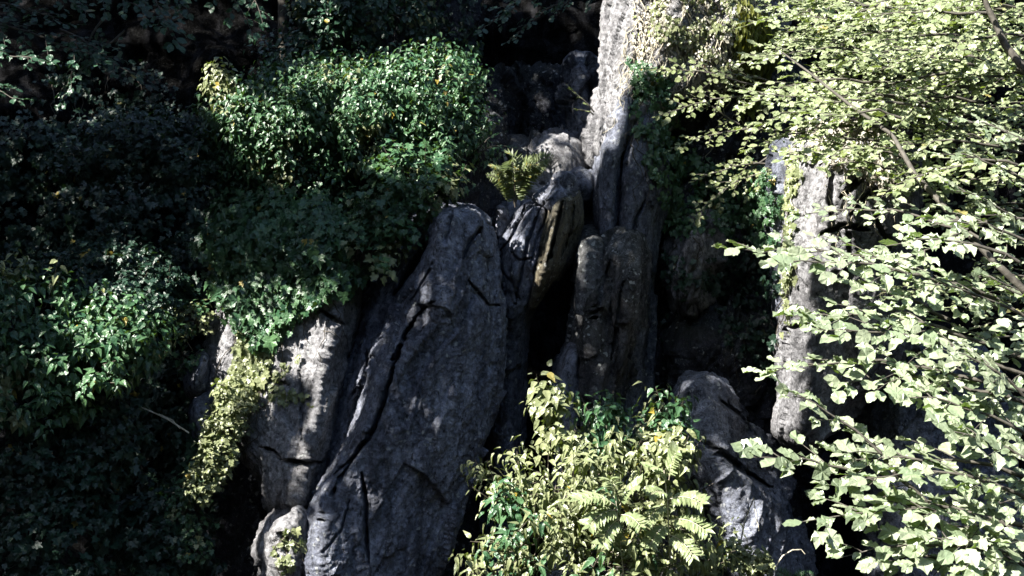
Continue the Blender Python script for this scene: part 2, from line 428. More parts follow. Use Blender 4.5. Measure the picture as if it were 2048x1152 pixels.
rock("wedged_stone", "dark upper stone of two on the left edge of the undercut slab", [(708, [402, 408, 412, 416], [.2, 0, 0, .2]), (735, [388, 400, 412, 424], [.2, -.1, 0, .2]),
     (765, [375, 392, 410, 425], [.2, -.1, 0, .2]), (790, [382, 395, 405, 418], [.2, 0, 0, .2])], 9.55, M_ROCK, thick=.5, res=2.2, ground=False, botround=15, topround=15, seed=2, round_px=10, amp=.5)
rock("wedged_stone", "grey lower stone of two on the left edge of the undercut slab", [(790, [395, 405, 412, 420], [.2, 0, 0, .2]), (820, [387, 400, 415, 432], [.2, -.1, 0, .2]),
     (850, [390, 402, 418, 436], [.2, -.1, 0, .2]), (885, [400, 412, 425, 440], [.2, 0, 0, .2]), (930, [420, 425, 440, 455], [.2, 0, 0, .2])], 9.55, M_ROCK, thick=.5, res=2.2, ground=False, botround=20, topround=15, seed=5, round_px=12, amp=.5)
# second pillar
rock("plated_block", "grey rock of slanting parallel plates just right of the tallest slab",
     [(406, [1052, 1062, 1074, 1086, 1094], [.4, .25, .1, .15, .3]), (418, [1034, 1052, 1072, 1090, 1102], [.4, .1, -.05, -.02, .2]), (450, [1014, 1038, 1060, 1082, 1099], [.35, .05, -.08, -.05, .15]), (487, [997, 1022, 1045, 1072, 1092], [.3, .02, -.12, -.08, .12]),
      (540, [992, 1012, 1034, 1056, 1076], [.3, .02, -.12, -.08, .12]), (612, [994, 1010, 1026, 1044, 1064], [.3, .05, -.05, .0, .2]), (690, [996, 1010, 1022, 1036, 1050], [.4, .15, .1, .15, .4]), (1152, [960, 985, 1000, 1015, 1030], [.6, .4, .3, .4, .6])],
     9.78, M_ROCK, thick=.7, res=2.1, seed=11, topround=12, amp=.5, lean=(.5, .1, 1), facet=.8, round_px=10,
     cracks=[([(1052, 412), (1040, 440), (1018, 480), (1000, 500)], 3.5, .12), ([(1080, 414), (1062, 460), (1050, 500), (1040, 560), (1030, 610)], 3.5, .12), ([(1092, 430), (1072, 480), (1058, 530)], 3, .08), ([(1020, 500), (1035, 520), (1060, 515)], 3, .06), ([(1000, 540), (1020, 560), (1040, 600)], 3, .07)])
rock("cap_stone", "wedge-shaped cap stone with a pale lichen patch on top of the slanting plates",
     [(352, [1122, 1127, 1132, 1138], [.3, .1, .1, .3]), (366, [1104, 1118, 1136, 1148], [.3, -.05, .0, .3]), (384, [1082, 1104, 1130, 1152], [.3, -.08, -.05, .3]), (398, [1062, 1095, 1122, 1152], [.25, -.1, -.08, .3]), (408, [1076, 1098, 1118, 1146], [.25, -.08, -.05, .3]), (416, [1096, 1106, 1116, 1130], [.3, .05, .05, .3])],
     9.66, M_ROCK, thick=.55, res=2.0, ground=False, botround=8, seed=12, topround=7, amp=.5, lean=(.7, .1, 1), facet=1.6, round_px=8)
rock("leaning_rock", "ochre-brown thin rock with a sunlit left edge, leaning over the black cleft",
     [(386, [1134, 1140, 1146, 1153], [.3, .1, .1, .3]), (398, [1118, 1128, 1142, 1157], [.3, -.05, .0, .3]), (412, [1104, 1114, 1138, 1159], [.25, -.12, .0, .35]), (440, [1098, 1110, 1136, 1160], [.22, -.14, .0, .35]), (475, [1088, 1103, 1126, 1150], [.22, -.14, .0, .35]), (531, [1073, 1088, 1110, 1131], [.22, -.12, .0, .35]),
      (566, [1067, 1078, 1092, 1104], [.22, -.05, .05, .3]), (596, [1062, 1068, 1075, 1082], [.25, .05, .1, .3]), (622, [1056, 1060, 1064, 1068], [.25, .15, .15, .3])],
     9.62, M_ROCKY, thick=.55, res=2.0, ground=False, botround=10, seed=13, topround=14, amp=.42, lean=(.5, .1, 1), facet=.7, round_px=6, cracks=[([(1124, 402), (1116, 440), (1108, 480), (1094, 524)], 4, .14), ([(1148, 405), (1140, 460), (1120, 520)], 3, .06)])
# stones behind it
rock("perched_boulder", "angular pale boulder with a sunlit top, wedged high beside the tall overgrown pillar", [(296, [1100, 1108, 1118, 1125], [.3, .1, .1, .3]), (312, [1080, 1105, 1135, 1150], [.3, -.1, 0, .3]), (335, [1072, 1095, 1135, 1162], [.3, -.2, -.1, .3]),
     (365, [1050, 1085, 1125, 1160], [.3, -.2, 0, .3]), (400, [1030, 1075, 1110, 1140], [.3, -.1, 0, .3]), (440, [1020, 1060, 1090, 1130], [.3, 0, 0, .3])], 10.6, M_ROCK2, thick=.8, res=2.6, ground=False, botround=20, topround=10, seed=14, amp=.8, facet=2.0, round_px=10)
rock("perched_boulder", "small speckled boulder on top of the angular pale boulder", blob_rows(1112, 312, 62, 50, seed=3), 10.95, M_ROCK, thick=.5, res=2.6, ground=False, botround=15, topround=10, seed=15, amp=.6, facet=2.0, round_px=14)
rock("wedged_stone", "low grey stone joining the grooved pillar to the tall overgrown pillar", [(350, [1145, 1160, 1175, 1185], [.3, .1, .1, .3]), (362, [1140, 1155, 1175, 1192], [.3, -.1, 0, .3]), (385, [1142, 1158, 1172, 1192], [.3, 0, 0, .3]), (400, [1150, 1160, 1170, 1180], [.3, .1, .1, .3])],
     10.2, M_ROCK, thick=.5, res=2.6, ground=False, botround=10, topround=5, seed=16, amp=.5, facet=1.8, round_px=10)
rock("speckled_boulder", "lichen-speckled boulder under the fern", blob_rows(1008, 452, 72, 85, seed=4), 10.15, M_ROCK, thick=.6, res=2.6, ground=False, botround=25, topround=12, seed=17, amp=.6, facet=1.8)
rock("speckled_boulder", "dim grey boulder behind the fern", blob_rows(1040, 340, 120, 110, seed=5), 11.0, M_ROCKB, thick=.7, res=3, ground=False, botround=25, topround=14, seed=18, amp=.7, facet=2.0)
# mid right stump
rock("stump_pillar", "dark rock pillar with a rounded knuckle top and brown-streaked flank, right of the black cleft",
     [(472, [1240, 1247, 1255, 1262, 1268], [.35, .2, .15, .15, .3]), (480, [1222, 1236, 1252, 1268, 1280], [.4, .1, .05, 0, .3]), (510, [1208, 1222, 1242, 1268, 1290], [.4, .0, -.05, -.1, .35]),
      (560, [1196, 1212, 1235, 1264, 1288], [.4, 0, .0, -.15, .35]), (600, [1170, 1192, 1225, 1260, 1284], [.4, -.05, .0, -.15, .35]), (690, [1152, 1180, 1215, 1250, 1272], [.4, -.1, -.05, -.1, .35]),
      (760, [1148, 1172, 1202, 1228, 1248], [.4, -.05, -.1, 0, .3]), (850, [1150, 1170, 1190, 1208, 1226], [.4, -.05, -.1, 0, .3]), (1152, [1150, 1165, 1180, 1195, 1212], [.4, 0, 0, .05, .4])],
     9.5, M_ROCKB, thick=.8, res=2.3, seed=21, topround=12, amp=.65, facet=1.5, lay=.02, lean=(.12, .1, 1),
     cracks=[([(1222, 520), (1205, 580), (1190, 640)], 5, .12), ([(1245, 560), (1235, 640), (1222, 720)], 4, .08)])
rock("leaning_lobe", "dark greenish rock lobe leaning on the left of the knuckle-topped pillar",
     [(478, [1178, 1186, 1194, 1202], [.35, .15, .15, .3]), (490, [1164, 1178, 1198, 1214], [.4, .05, .05, .3]), (540, [1160, 1176, 1200, 1222], [.4, -.05, .0, .3]), (600, [1154, 1172, 1196, 1216], [.4, -.05, 0, .3]), (680, [1146, 1162, 1182, 1200], [.4, .0, .0, .3]), (740, [1150, 1160, 1172, 1185], [.4, .1, .1, .3])],
     9.55, M_ROCKB, thick=.6, res=2.3, ground=False, botround=40, seed=23, topround=10, amp=.6, facet=1.5, lean=(.1, .1, 1), round_px=14)
rock("rock_flake", "low blue-grey rock flake at the foot of the knuckle-topped pillar",
     [(690, [1138, 1144, 1150, 1156], [.35, .15, .15, .3]), (730, [1118, 1132, 1148, 1160], [.4, .05, .05, .3]), (780, [1106, 1124, 1144, 1160], [.4, -.05, .0, .3]), (850, [1110, 1126, 1144, 1158], [.4, 0, 0, .3])],
     9.5, M_ROCK, thick=.6, res=2.3, seed=24, topround=24, amp=.5, round_px=12)
# tall pillar, upper
rock("tall_pillar", "tallest overgrown rock pillar, its pale left flank in full sun",
     [(-260, [1225, 1290, 1380, 1480, 1560], [.3, .02, -.2, .0, .5]), (-60, [1222, 1270, 1370, 1480, 1580], [.2, .0, -.26, -.1, .5]), (0, [1216, 1262, 1350, 1470, 1580], [.2, 0, -.26, -.1, .5]), (60, [1204, 1248, 1330, 1460, 1570], [.2, 0, -.26, -.1, .5]),
      (130, [1198, 1240, 1310, 1430, 1530], [.2, -.02, -.22, 0, .5]), (180, [1190, 1225, 1262, 1330, 1400], [.3, .0, -.18, .0, .4]), (220, [1182, 1215, 1245, 1305, 1345], [.3, .0, -.18, .0, .4]),
      (270, [1172, 1200, 1228, 1280, 1322], [.32, .05, -.12, .05, .4]), (300, [1173, 1192, 1212, 1240, 1270], [.4, .1, -.1, .1, .4]), (325, [1178, 1190, 1202, 1214, 1226], [.4, .25, .15, .2, .4])],
     10.2, M_ROCK2, thick=1.3, res=2.6, ground=False, botround=3, topround=30, seed=26.3, amp=.95, facet=.8, round_px=34, cracks=[([(1290, 20), (1278, 80), (1262, 150)], 4, .05), ([(1275, 160), (1262, 210), (1252, 260)], 4, .05)])
rock("pillar_leg", "narrow left leg under the tall overgrown pillar", [(175, [1244, 1250, 1258, 1268], [.35, .2, .15, .3]), (215, [1228, 1238, 1254, 1274], [.3, .05, .0, .25]), (265, [1208, 1220, 1240, 1262], [.3, .03, -.06, .2]), (300, [1200, 1210, 1228, 1248], [.3, .0, -.1, .2]), (330, [1196, 1205, 1222, 1240], [.3, .05, -.1, .25]), (400, [1193, 1203, 1220, 1238], [.3, 0, -.1, .25]),
     (490, [1194, 1205, 1220, 1234], [.3, 0, -.1, .25]), (620, [1194, 1205, 1220, 1236], [.3, 0, 0, .25])], 10.0, M_ROCK, thick=.7, res=2.3, seed=27, amp=.5, facet=.5, topround=6, round_px=9, lean=(0, .1, 1))
rock("pillar_leg", "broad right leg under the tall overgrown pillar, beyond a black slit", [(190, [1285, 1296, 1308, 1318], [.35, .2, .15, .3]), (230, [1272, 1284, 1304, 1320], [.3, .05, .05, .3]), (265, [1260, 1276, 1302, 1322], [.3, .0, .0, .3]), (290, [1250, 1270, 1300, 1320], [.3, -.05, 0, .3]), (340, [1240, 1262, 1300, 1335], [.3, -.1, -.05, .4]), (400, [1235, 1262, 1298, 1338], [.3, -.1, 0, .4]),
     (450, [1233, 1255, 1290, 1320], [.3, -.1, 0, .35]), (490, [1230, 1252, 1285, 1312], [.3, -.1, 0, .3]), (620, [1228, 1250, 1280, 1300], [.3, -.05, 0, .3])], 10.02, M_ROCK, thick=.8, res=2.4, seed=29, amp=.55, facet=.6, topround=20, round_px=16,
     cracks=[([(1290, 400), (1270, 440), (1262, 480)], 5, .1)])
# dark rocks of the right hand recess
rock("recess_wall", "shadowed rock wall hung with ivy in the recess below the overgrown pillar", [(120, [1330, 1380, 1450, 1520, 1590], [.4, .1, .1, .1, .4]), (250, [1345, 1390, 1450, 1520, 1600], [.4, .1, -.1, .1, .4]), (350, [1340, 1380, 1450, 1520, 1600], [.4, .1, 0, .1, .4]),
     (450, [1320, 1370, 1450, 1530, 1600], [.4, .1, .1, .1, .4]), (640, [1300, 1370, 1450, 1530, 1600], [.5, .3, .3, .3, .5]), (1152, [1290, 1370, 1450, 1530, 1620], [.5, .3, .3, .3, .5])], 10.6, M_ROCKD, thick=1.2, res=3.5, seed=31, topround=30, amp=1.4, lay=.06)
rock("rounded_boulder", "dark rounded boulder below the ivy in the recess", [(446, [1385, 1395, 1405, 1412], [.35, .1, .1, .3]), (462, [1365, 1385, 1410, 1425], [.35, 0, 0, .3]), (500, [1345, 1375, 1410, 1432], [.35, -.1, -.05, .3]), (550, [1336, 1370, 1410, 1434], [.35, -.15, -.05, .3]),
     (600, [1345, 1375, 1410, 1430], [.35, -.1, 0, .3]), (635, [1370, 1385, 1400, 1415], [.4, .1, .1, .3])], 10.0, M_ROCK2, thick=.7, res=2.5, ground=False, botround=30, topround=30, seed=33, amp=.8, facet=1.5)
rock("low_ledge", "low dark rock ledge with spots of lichen under the rounded boulder", [(655, [1400, 1410, 1425, 1440, 1450], [.4, .1, .1, .1, .4]), (668, [1350, 1380, 1430, 1480, 1520], [.4, .1, .0, .1, .4]), (700, [1330, 1370, 1430, 1490, 1560], [.4, 0, -.1, 0, .4]),
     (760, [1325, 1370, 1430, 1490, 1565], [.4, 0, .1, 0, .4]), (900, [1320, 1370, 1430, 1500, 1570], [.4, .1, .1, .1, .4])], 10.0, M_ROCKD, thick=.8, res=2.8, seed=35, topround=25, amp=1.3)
rock("pointed_boulder", "dark pointed boulder spotted with lichen, right of the sunlit shrub",
     [(764, [1380, 1388, 1396, 1404, 1412], [.35, .15, .1, .15, .3]), (785, [1362, 1380, 1400, 1425, 1445], [.4, .0, -.05, .05, .3]), (830, [1352, 1380, 1415, 1455, 1488], [.4, -.05, -.15, 0, .35]), (890, [1352, 1385, 1425, 1475, 1525], [.4, -.1, -.2, 0, .35]),
      (960, [1380, 1410, 1450, 1510, 1558], [.3, -.1, -.25, -.05, .35]), (1040, [1410, 1440, 1480, 1540, 1590], [.3, -.1, -.25, -.1, .35]), (1152, [1440, 1470, 1510, 1560, 1615], [.3, -.1, -.25, -.1, .3])], 9.2, M_ROCK, thick=.9, res=2.3, seed=37, topround=30, amp=.8,
     cracks=[([(1400, 880), (1450, 910), (1500, 950), (1540, 975)], 8, .15), ([(1440, 800), (1480, 830), (1510, 870)], 5, .1)])
rock("buried_boulder", "smooth brownish boulder behind the sunlit shrub and rowan seedling", [(905, [1300, 1318, 1335, 1345], [.3, .1, .1, .3]), (940, [1270, 1310, 1345, 1368], [.3, -.1, 0, .3]), (1000, [1255, 1310, 1360, 1395], [.3, -.15, 0, .3]), (1060, [1250, 1320, 1380, 1425], [.3, -.2, 0, .3]),
     (1152, [1240, 1330, 1410, 1465], [.3, -.2, 0, .3])], 8.9, M_ROCKB, thick=.8, res=2.6, seed=39, topround=30, amp=.55, facet=.5)
# right pillar
rock("square_pillar", "massive blocky rock pillar behind the beech branches, sunlit along its left edge",
     [(270, [1600, 1640, 1680, 1740, 1780], [.5, .2, .1, .2, .5]), (300, [1590, 1625, 1670, 1760, 1820], [.5, .05, -.1, 0, .5]), (340, [1580, 1620, 1665, 1770, 1838], [.5, .0, -.2, 0, .5]), (420, [1566, 1605, 1655, 1775, 1840], [.5, -.05, -.25, 0, .5]), (500, [1560, 1592, 1640, 1770, 1840], [.5, -.05, -.2, 0, .5]),
      (600, [1570, 1592, 1630, 1770, 1838], [.45, -.05, -.2, 0, .5]), (700, [1562, 1590, 1625, 1760, 1830], [.45, -.05, -.2, 0, .5]), (760, [1560, 1588, 1620, 1730, 1790], [.45, -.05, -.2, 0, .5]), (800, [1556, 1585, 1615, 1680, 1735], [.45, -.05, -.2, 0, .4]), (860, [1546, 1575, 1605, 1645, 1672], [.4, 0, -.15, 0, .4]),
      (900, [1572, 1585, 1600, 1615, 1628], [.4, .1, .05, .1, .4])], 8.9, M_ROCK2, thick=1.2, res=2.4, ground=False, botround=35, topround=40, seed=41, amp=.65, lean=(.02, .1, 1),
     cracks=[([(1665, 345), (1662, 400), (1668, 450)], 6, .15), ([(1680, 395), (1720, 360), (1740, 340)], 7, .18), ([(1700, 430), (1735, 395), (1780, 360)], 6, .15), ([(1640, 470), (1690, 450), (1740, 460)], 6, .14), ([(1700, 460), (1702, 500), (1690, 540)], 5, .12),
             ([(1570, 660), (1610, 650), (1640, 670)], 8, .14), ([(1760, 380), (1755, 440), (1780, 500)], 6, .14)])
rock("side_column", "dark slim rock column clinging to the left edge of the square pillar", [(290, [1553, 1560, 1568, 1575], [.2, .1, .1, .2]), (340, [1548, 1558, 1572, 1590], [.2, 0, 0, .2]), (380, [1543, 1556, 1572, 1590], [.2, -.05, 0, .2]), (470, [1544, 1556, 1575, 1595], [.2, -.05, 0, .2]),
     (560, [1552, 1560, 1575, 1590], [.2, 0, 0, .2]), (640, [1558, 1565, 1575, 1585], [.2, .1, .1, .2])], 9.25, M_ROCK, thick=.5, res=2.4, ground=False, botround=25, topround=20, seed=43, amp=.5, round_px=12)
rock("bluish_boulder", "large blue-grey boulder in shade behind the lowest beech branches", [(700, [1760, 1830, 1900, 1960], [.5, .1, .1, .5]), (760, [1735, 1810, 1900, 1990], [.5, 0, 0, .5]), (860, [1722, 1800, 1900, 2010], [.5, -.1, -.1, .5]), (1000, [1725, 1800, 1900, 2030], [.5, -.15, -.1, .5]), (1152, [1735, 1810, 1920, 2050], [.5, -.15, -.1, .5])],
     9.4, M_ROCK, thick=1.2, res=3, seed=45, topround=50, amp=1.0, facet=.6)
# back rocks
rock("back_column", "dim rock column standing in the dark behind the perched boulders", [(125, [1150, 1158, 1166, 1172], [.3, .1, .1, .3]), (160, [1140, 1155, 1175, 1192], [.3, 0, 0, .3]), (230, [1138, 1155, 1180, 1200], [.3, -.05, 0, .3]), (320, [1145, 1160, 1185, 1205], [.3, 0, 0, .3]), (420, [1140, 1160, 1185, 1205], [.3, .1, .1, .3])],
     11.2, M_ROCK, thick=.6, res=3, ground=False, botround=10, topround=25, seed=51, amp=.8)
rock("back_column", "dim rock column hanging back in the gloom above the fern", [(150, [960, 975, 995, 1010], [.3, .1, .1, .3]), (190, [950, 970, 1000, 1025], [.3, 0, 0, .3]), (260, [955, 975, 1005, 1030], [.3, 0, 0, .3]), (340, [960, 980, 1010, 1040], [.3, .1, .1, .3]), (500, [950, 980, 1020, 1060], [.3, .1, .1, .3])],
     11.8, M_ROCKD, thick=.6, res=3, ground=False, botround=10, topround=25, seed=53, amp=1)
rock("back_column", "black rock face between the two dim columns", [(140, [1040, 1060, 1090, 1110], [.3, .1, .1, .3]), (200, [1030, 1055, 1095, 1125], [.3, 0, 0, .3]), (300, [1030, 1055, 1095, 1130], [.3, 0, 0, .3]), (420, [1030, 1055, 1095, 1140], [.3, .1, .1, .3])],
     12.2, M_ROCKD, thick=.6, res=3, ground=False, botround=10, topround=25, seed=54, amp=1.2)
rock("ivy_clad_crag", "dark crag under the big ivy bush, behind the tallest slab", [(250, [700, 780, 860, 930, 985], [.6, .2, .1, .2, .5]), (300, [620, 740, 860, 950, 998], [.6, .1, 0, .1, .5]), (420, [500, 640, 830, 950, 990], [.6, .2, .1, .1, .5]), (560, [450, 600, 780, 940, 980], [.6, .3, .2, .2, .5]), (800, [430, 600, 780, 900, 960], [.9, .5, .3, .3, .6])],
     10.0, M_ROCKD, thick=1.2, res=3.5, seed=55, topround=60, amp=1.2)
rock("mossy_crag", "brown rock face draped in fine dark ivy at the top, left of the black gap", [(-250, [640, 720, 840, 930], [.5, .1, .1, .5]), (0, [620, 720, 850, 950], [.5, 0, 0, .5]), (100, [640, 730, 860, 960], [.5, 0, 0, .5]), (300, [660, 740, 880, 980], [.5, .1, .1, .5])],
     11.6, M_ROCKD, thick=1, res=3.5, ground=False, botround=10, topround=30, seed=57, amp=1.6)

# ------------------------------------------------------------------ ground and hillside
gx = np.concatenate([np.linspace(-150, -32, 30), np.linspace(-30, 30, 81), np.linspace(32, 150, 30)]); gy = np.concatenate([np.linspace(-150, -32, 30), np.linspace(-30, 30, 81), np.linspace(32, 300, 40)])
GX, GY = np.meshgrid(gx, gy, indexing='ij'); GZ = .3 * perlin(np.stack([GX * .07, GY * .07, 0 * GX], -1))
slope = np.clip(-GY - 5, 0, 16) + .8 * np.clip(np.abs(GX) - 13, 0, 14) * (GY < 16)   # unseen banks added behind and beside the view to block low sky light
GZ = GZ + slope * (1 + .2 * perlin(np.stack([GX * .3, GY * .3, 0 * GX + 5], -1)))
I = np.arange(GX.size).reshape(GX.shape)
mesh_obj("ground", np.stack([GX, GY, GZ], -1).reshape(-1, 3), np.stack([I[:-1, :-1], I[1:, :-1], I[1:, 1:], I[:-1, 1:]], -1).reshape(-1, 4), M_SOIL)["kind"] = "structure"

sx_ = np.linspace(-26, 26, 420); sz_ = np.linspace(-.5, 16, 260)
HX, HZ = np.meshgrid(sx_, sz_, indexing='ij')


def hill_y(x, z):
    b = 12.6 + .22 * (z - 3) + .012 * np.clip(z - 8, 0, 99) ** 2 * 2
    left = 1 / (1 + np.exp((x + 2.2) * 1.6))
    right = 1 / (1 + np.exp(-(x - 4.4) * 2))
    b = b - left * (2.1 - .22 * z) - right * 2.2
    # the side walls of the gorge come towards the viewer
    b = b - np.clip(-x - 6, 0, 99) * .9 - np.clip(x - 6, 0, 99) * .9
    return b


HY = hill_y(HX, HZ)
q = np.stack([HX, HY * .5, HZ], -1)
HY = HY + .55 * fbm(q * .8, 4) + .2 * ridged(q * 1.7, 3)
I = np.arange(HX.size).reshape(HX.shape)
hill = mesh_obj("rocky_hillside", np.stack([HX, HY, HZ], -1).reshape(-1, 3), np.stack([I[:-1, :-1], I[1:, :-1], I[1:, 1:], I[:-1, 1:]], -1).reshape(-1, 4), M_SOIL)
hill["kind"] = "structure"

bpy.context.view_layer.update()


def bvh_of(objs):
    VV = []; FF = []; off = 0
    for o in objs:
        me = o.data; n = len(me.vertices); a = np.empty(n * 3, np.float32); me.vertices.foreach_get("co", a)
        VV.append(a.reshape(-1, 3) + np.array(o.location)); me.calc_loop_triangles()
        t = np.empty(len(me.loop_triangles) * 3, np.int32); me.loop_triangles.foreach_get("vertices", t)
        FF.append(t.reshape(-1, 3) + off); off += n
    return BVHTree.FromPolygons(np.concatenate(VV).tolist(), np.concatenate(FF).tolist())


BV = bvh_of(rock_objs + [hill])

# ------------------------------------------------------------------ leaves
def tmpl(pts, center, fold=.25, curl=.12, cup=0.):
    """outline (right half, base to tip) mirrored; fan about centre"""
    r = [(x, y) for x, y in pts]; l = [(-x, y) for x, y in pts[::-1] if x > 1e-6]
    o = np.array(r + l, float); V = np.vstack([[center], o])
    z = fold * np.abs(V[:, 0]) - curl * V[:, 1] ** 2
    V = np.column_stack([V, z]); n = len(o)
    F = np.array([[0, 1 + k, 1 + (k + 1) % n] for k in range(n)])
    return V, F


IVY = tmpl([(0, 0), (.26, -.13), (.50, .10), (.32, .30), (.46, .58), (.18, .60), (0, 1.0)], (0, .3), fold=.22)
IVYN = tmpl([(0, 0), (.15, .06), (.25, .3), (.15, .68), (0, 1.15)], (0, .35), fold=.3, curl=.35)
IVYO = tmpl([(0, 0), (.22, .05), (.34, .30), (.20, .66), (0, 1.05)], (0, .35), fold=.3, curl=.3)
_bw = [(0, 0), (.17, .12), (.29, .28), (.27, .33), (.35, .48), (.31, .54), (.30, .68), (.21, .76), (.13, .88), (0, 1.0)]
BEE = tmpl(_bw, (0, .48), fold=.16, curl=.14)
SLIM = tmpl([(0, 0), (.16, .25), (.15, .6), (0, 1)], (0, .45), fold=.2, curl=.1)
OVAL = tmpl([(0, 0), (.3, .2), (.34, .55), (0, 1)], (0, .45), fold=.15, curl=.2)


def leaves(name, P, T, N, S, tm, mat, parent, wob=.06, width=1.0):
    P = np.asarray(P); T = nrm(np.asarray(T)); N = np.asarray(N)
    X = nrm(np.cross(T, N)); Z = np.cross(X, T)
    V0, F0 = tm; n = len(P)
    loc = np.repeat(V0[None], n, 0) * np.array([width, 1, 1])
    loc[..., 2] += R.normal(0, wob, loc.shape[:2]) * (V0[:, :2] ** 2).sum(1) ** .5
    loc[..., 2] *= R.uniform(.3, 1.7, (n, 1))
    loc = loc * np.asarray(S).reshape(-1, 1, 1)
    V = P[:, None] + loc[..., :1] * X[:, None] + loc[..., 1:2] * T[:, None] + loc[..., 2:] * Z[:, None]
    F = F0[None] + (np.arange(n) * len(V0))[:, None, None]
    return mesh_obj(name, V.reshape(-1, 3), F.reshape(-1, 3), mat, parent, smooth=False)


def tubes(name, lines, mat, parent, sides=5):
    """lines: list of (points (k,3), radius0, radius1)"""
    VV = []; FF = []; off = 0
    for pts, r0, r1 in lines:
        pts = np.asarray(pts, float); k = len(pts)
        t = nrm(np.gradient(pts, axis=0)); a = nrm(np.cross(t, np.array([.31, .17, .93]))); b = np.cross(t, a)
        r = np.linspace(r0, r1, k)[:, None, None]; th = np.arange(sides) * 2 * np.pi / sides
        ring = pts[:, None] + r * (np.cos(th)[None, :, None] * a[:, None] + np.sin(th)[None, :, None] * b[:, None])
        VV.append(ring.reshape(-1, 3)); I = np.arange(k * sides).reshape(k, sides) + off
        J = np.roll(I, -1, 1)
        FF.append(np.stack([I[:-1], J[:-1], J[1:], I[1:]], -1).reshape(-1, 4)); off += k * sides
    return mesh_obj(name, np.concatenate(VV), np.concatenate(FF), mat, parent)


def inpoly(x, y, poly):
    x = np.asarray(x); c = np.zeros(x.shape, bool); n = len(poly)
    for k in range(n):
        x1, y1 = poly[k]; x2, y2 = poly[(k + 1) % n]
        if y1 == y2: continue
        c ^= ((y1 > y) != (y2 > y)) & (x < (x2 - x1) * (y - y1) / (y2 - y1) + x1)
    return c


def sample_poly(poly, n):
    p = np.array(poly, float); lo = p.min(0); hi = p.max(0); out = []; m = 0
    while m < n:
        q = R.uniform(lo, hi, (n, 2)); q = q[inpoly(q[:, 0], q[:, 1], poly)]; out.append(q); m += len(q)
    return np.concatenate(out)[:n]


def cast(q, jitter=0.):
    """points of the rock or hill surface seen at pixels q -> positions and normals"""
    P = []; N = []
    for px, py in q:
        org = Vector((R.uniform(-jitter, jitter), 0, CAMZ))
        tgt = Vector(W(px, py, 9.5).tolist())
        h = BV.ray_cast(org, (tgt - org).normalized())
        if h[0] is not None and h[0].y < 16:
            P.append(h[0]); N.append(h[1] if h[1].dot(tgt - org) < 0 else -h[1])
    return np.array(P), np.array(N)


def jit(n, s): return R.normal(0, s, (n, 3))


def clumpy(q, scale, thr):
    """keep points in clumps so the covering has gaps"""
    v = fbm(np.column_stack([q / scale, np.full(len(q), .5)]), 3)
    return q[v > thr - R.uniform(0, .12, len(q))]


def drape(name, label, poly, n, size, mat=M_IVY, tm=IVY, off=(.01, .09), clump=(60, -.12), up=.5, group=None, cat="ivy", stems=10, droop=1.0, vary=.3, tjit=.45, stem_mat=None):
    q = clumpy(sample_poly(poly, int(n * 1.4)), *clump)[:n]
    P, N = cast(q, .25)
    k = len(P)
    T = -UP * droop + jit(k, tjit) + N * .25; T = T - N * (T * N).sum(1, keepdims=True) * .7
    Nn = nrm(N * .8 + UP * up + np.array([0, -.35, 0]) + jit(k, .32))
    Pl = P + N * R.uniform(*off, (k, 1))
    root = empty(name, P[P[:, 2].argmin()], label, cat, group)
    s = size * np.exp(R.normal(0, vary, k))
    leaves("leaves", Pl, T, Nn, s, tm, mat, root)
    lines = []
    for _ in range(stems):
        a = R.integers(k); cur = P[a] + N[a] * .015; pts = [cur]; d = -UP + R.normal(0, .3, 3)
        for st in range(14):
            c = PX(cur[None]); nx = float(c[0][0]) + R.normal(0, 6) + d[0] * 4; ny = float(c[1][0]) + 11
            hp, hn = cast([(nx, ny)])
            if not len(hp) or abs(hp[0, 1] - cur[1]) > .3: break
            cur = hp[0] + hn[0] * .015; pts.append(cur)
        if len(pts) > 3: lines.append((pts, .005, .002))
    if len(lines) > 8: tubes("stems", lines, stem_mat or M_STEM, root, 4)
    else:
        for ln in lines: tubes("stem", [ln], stem_mat or M_STEM, root, 4)
    return root


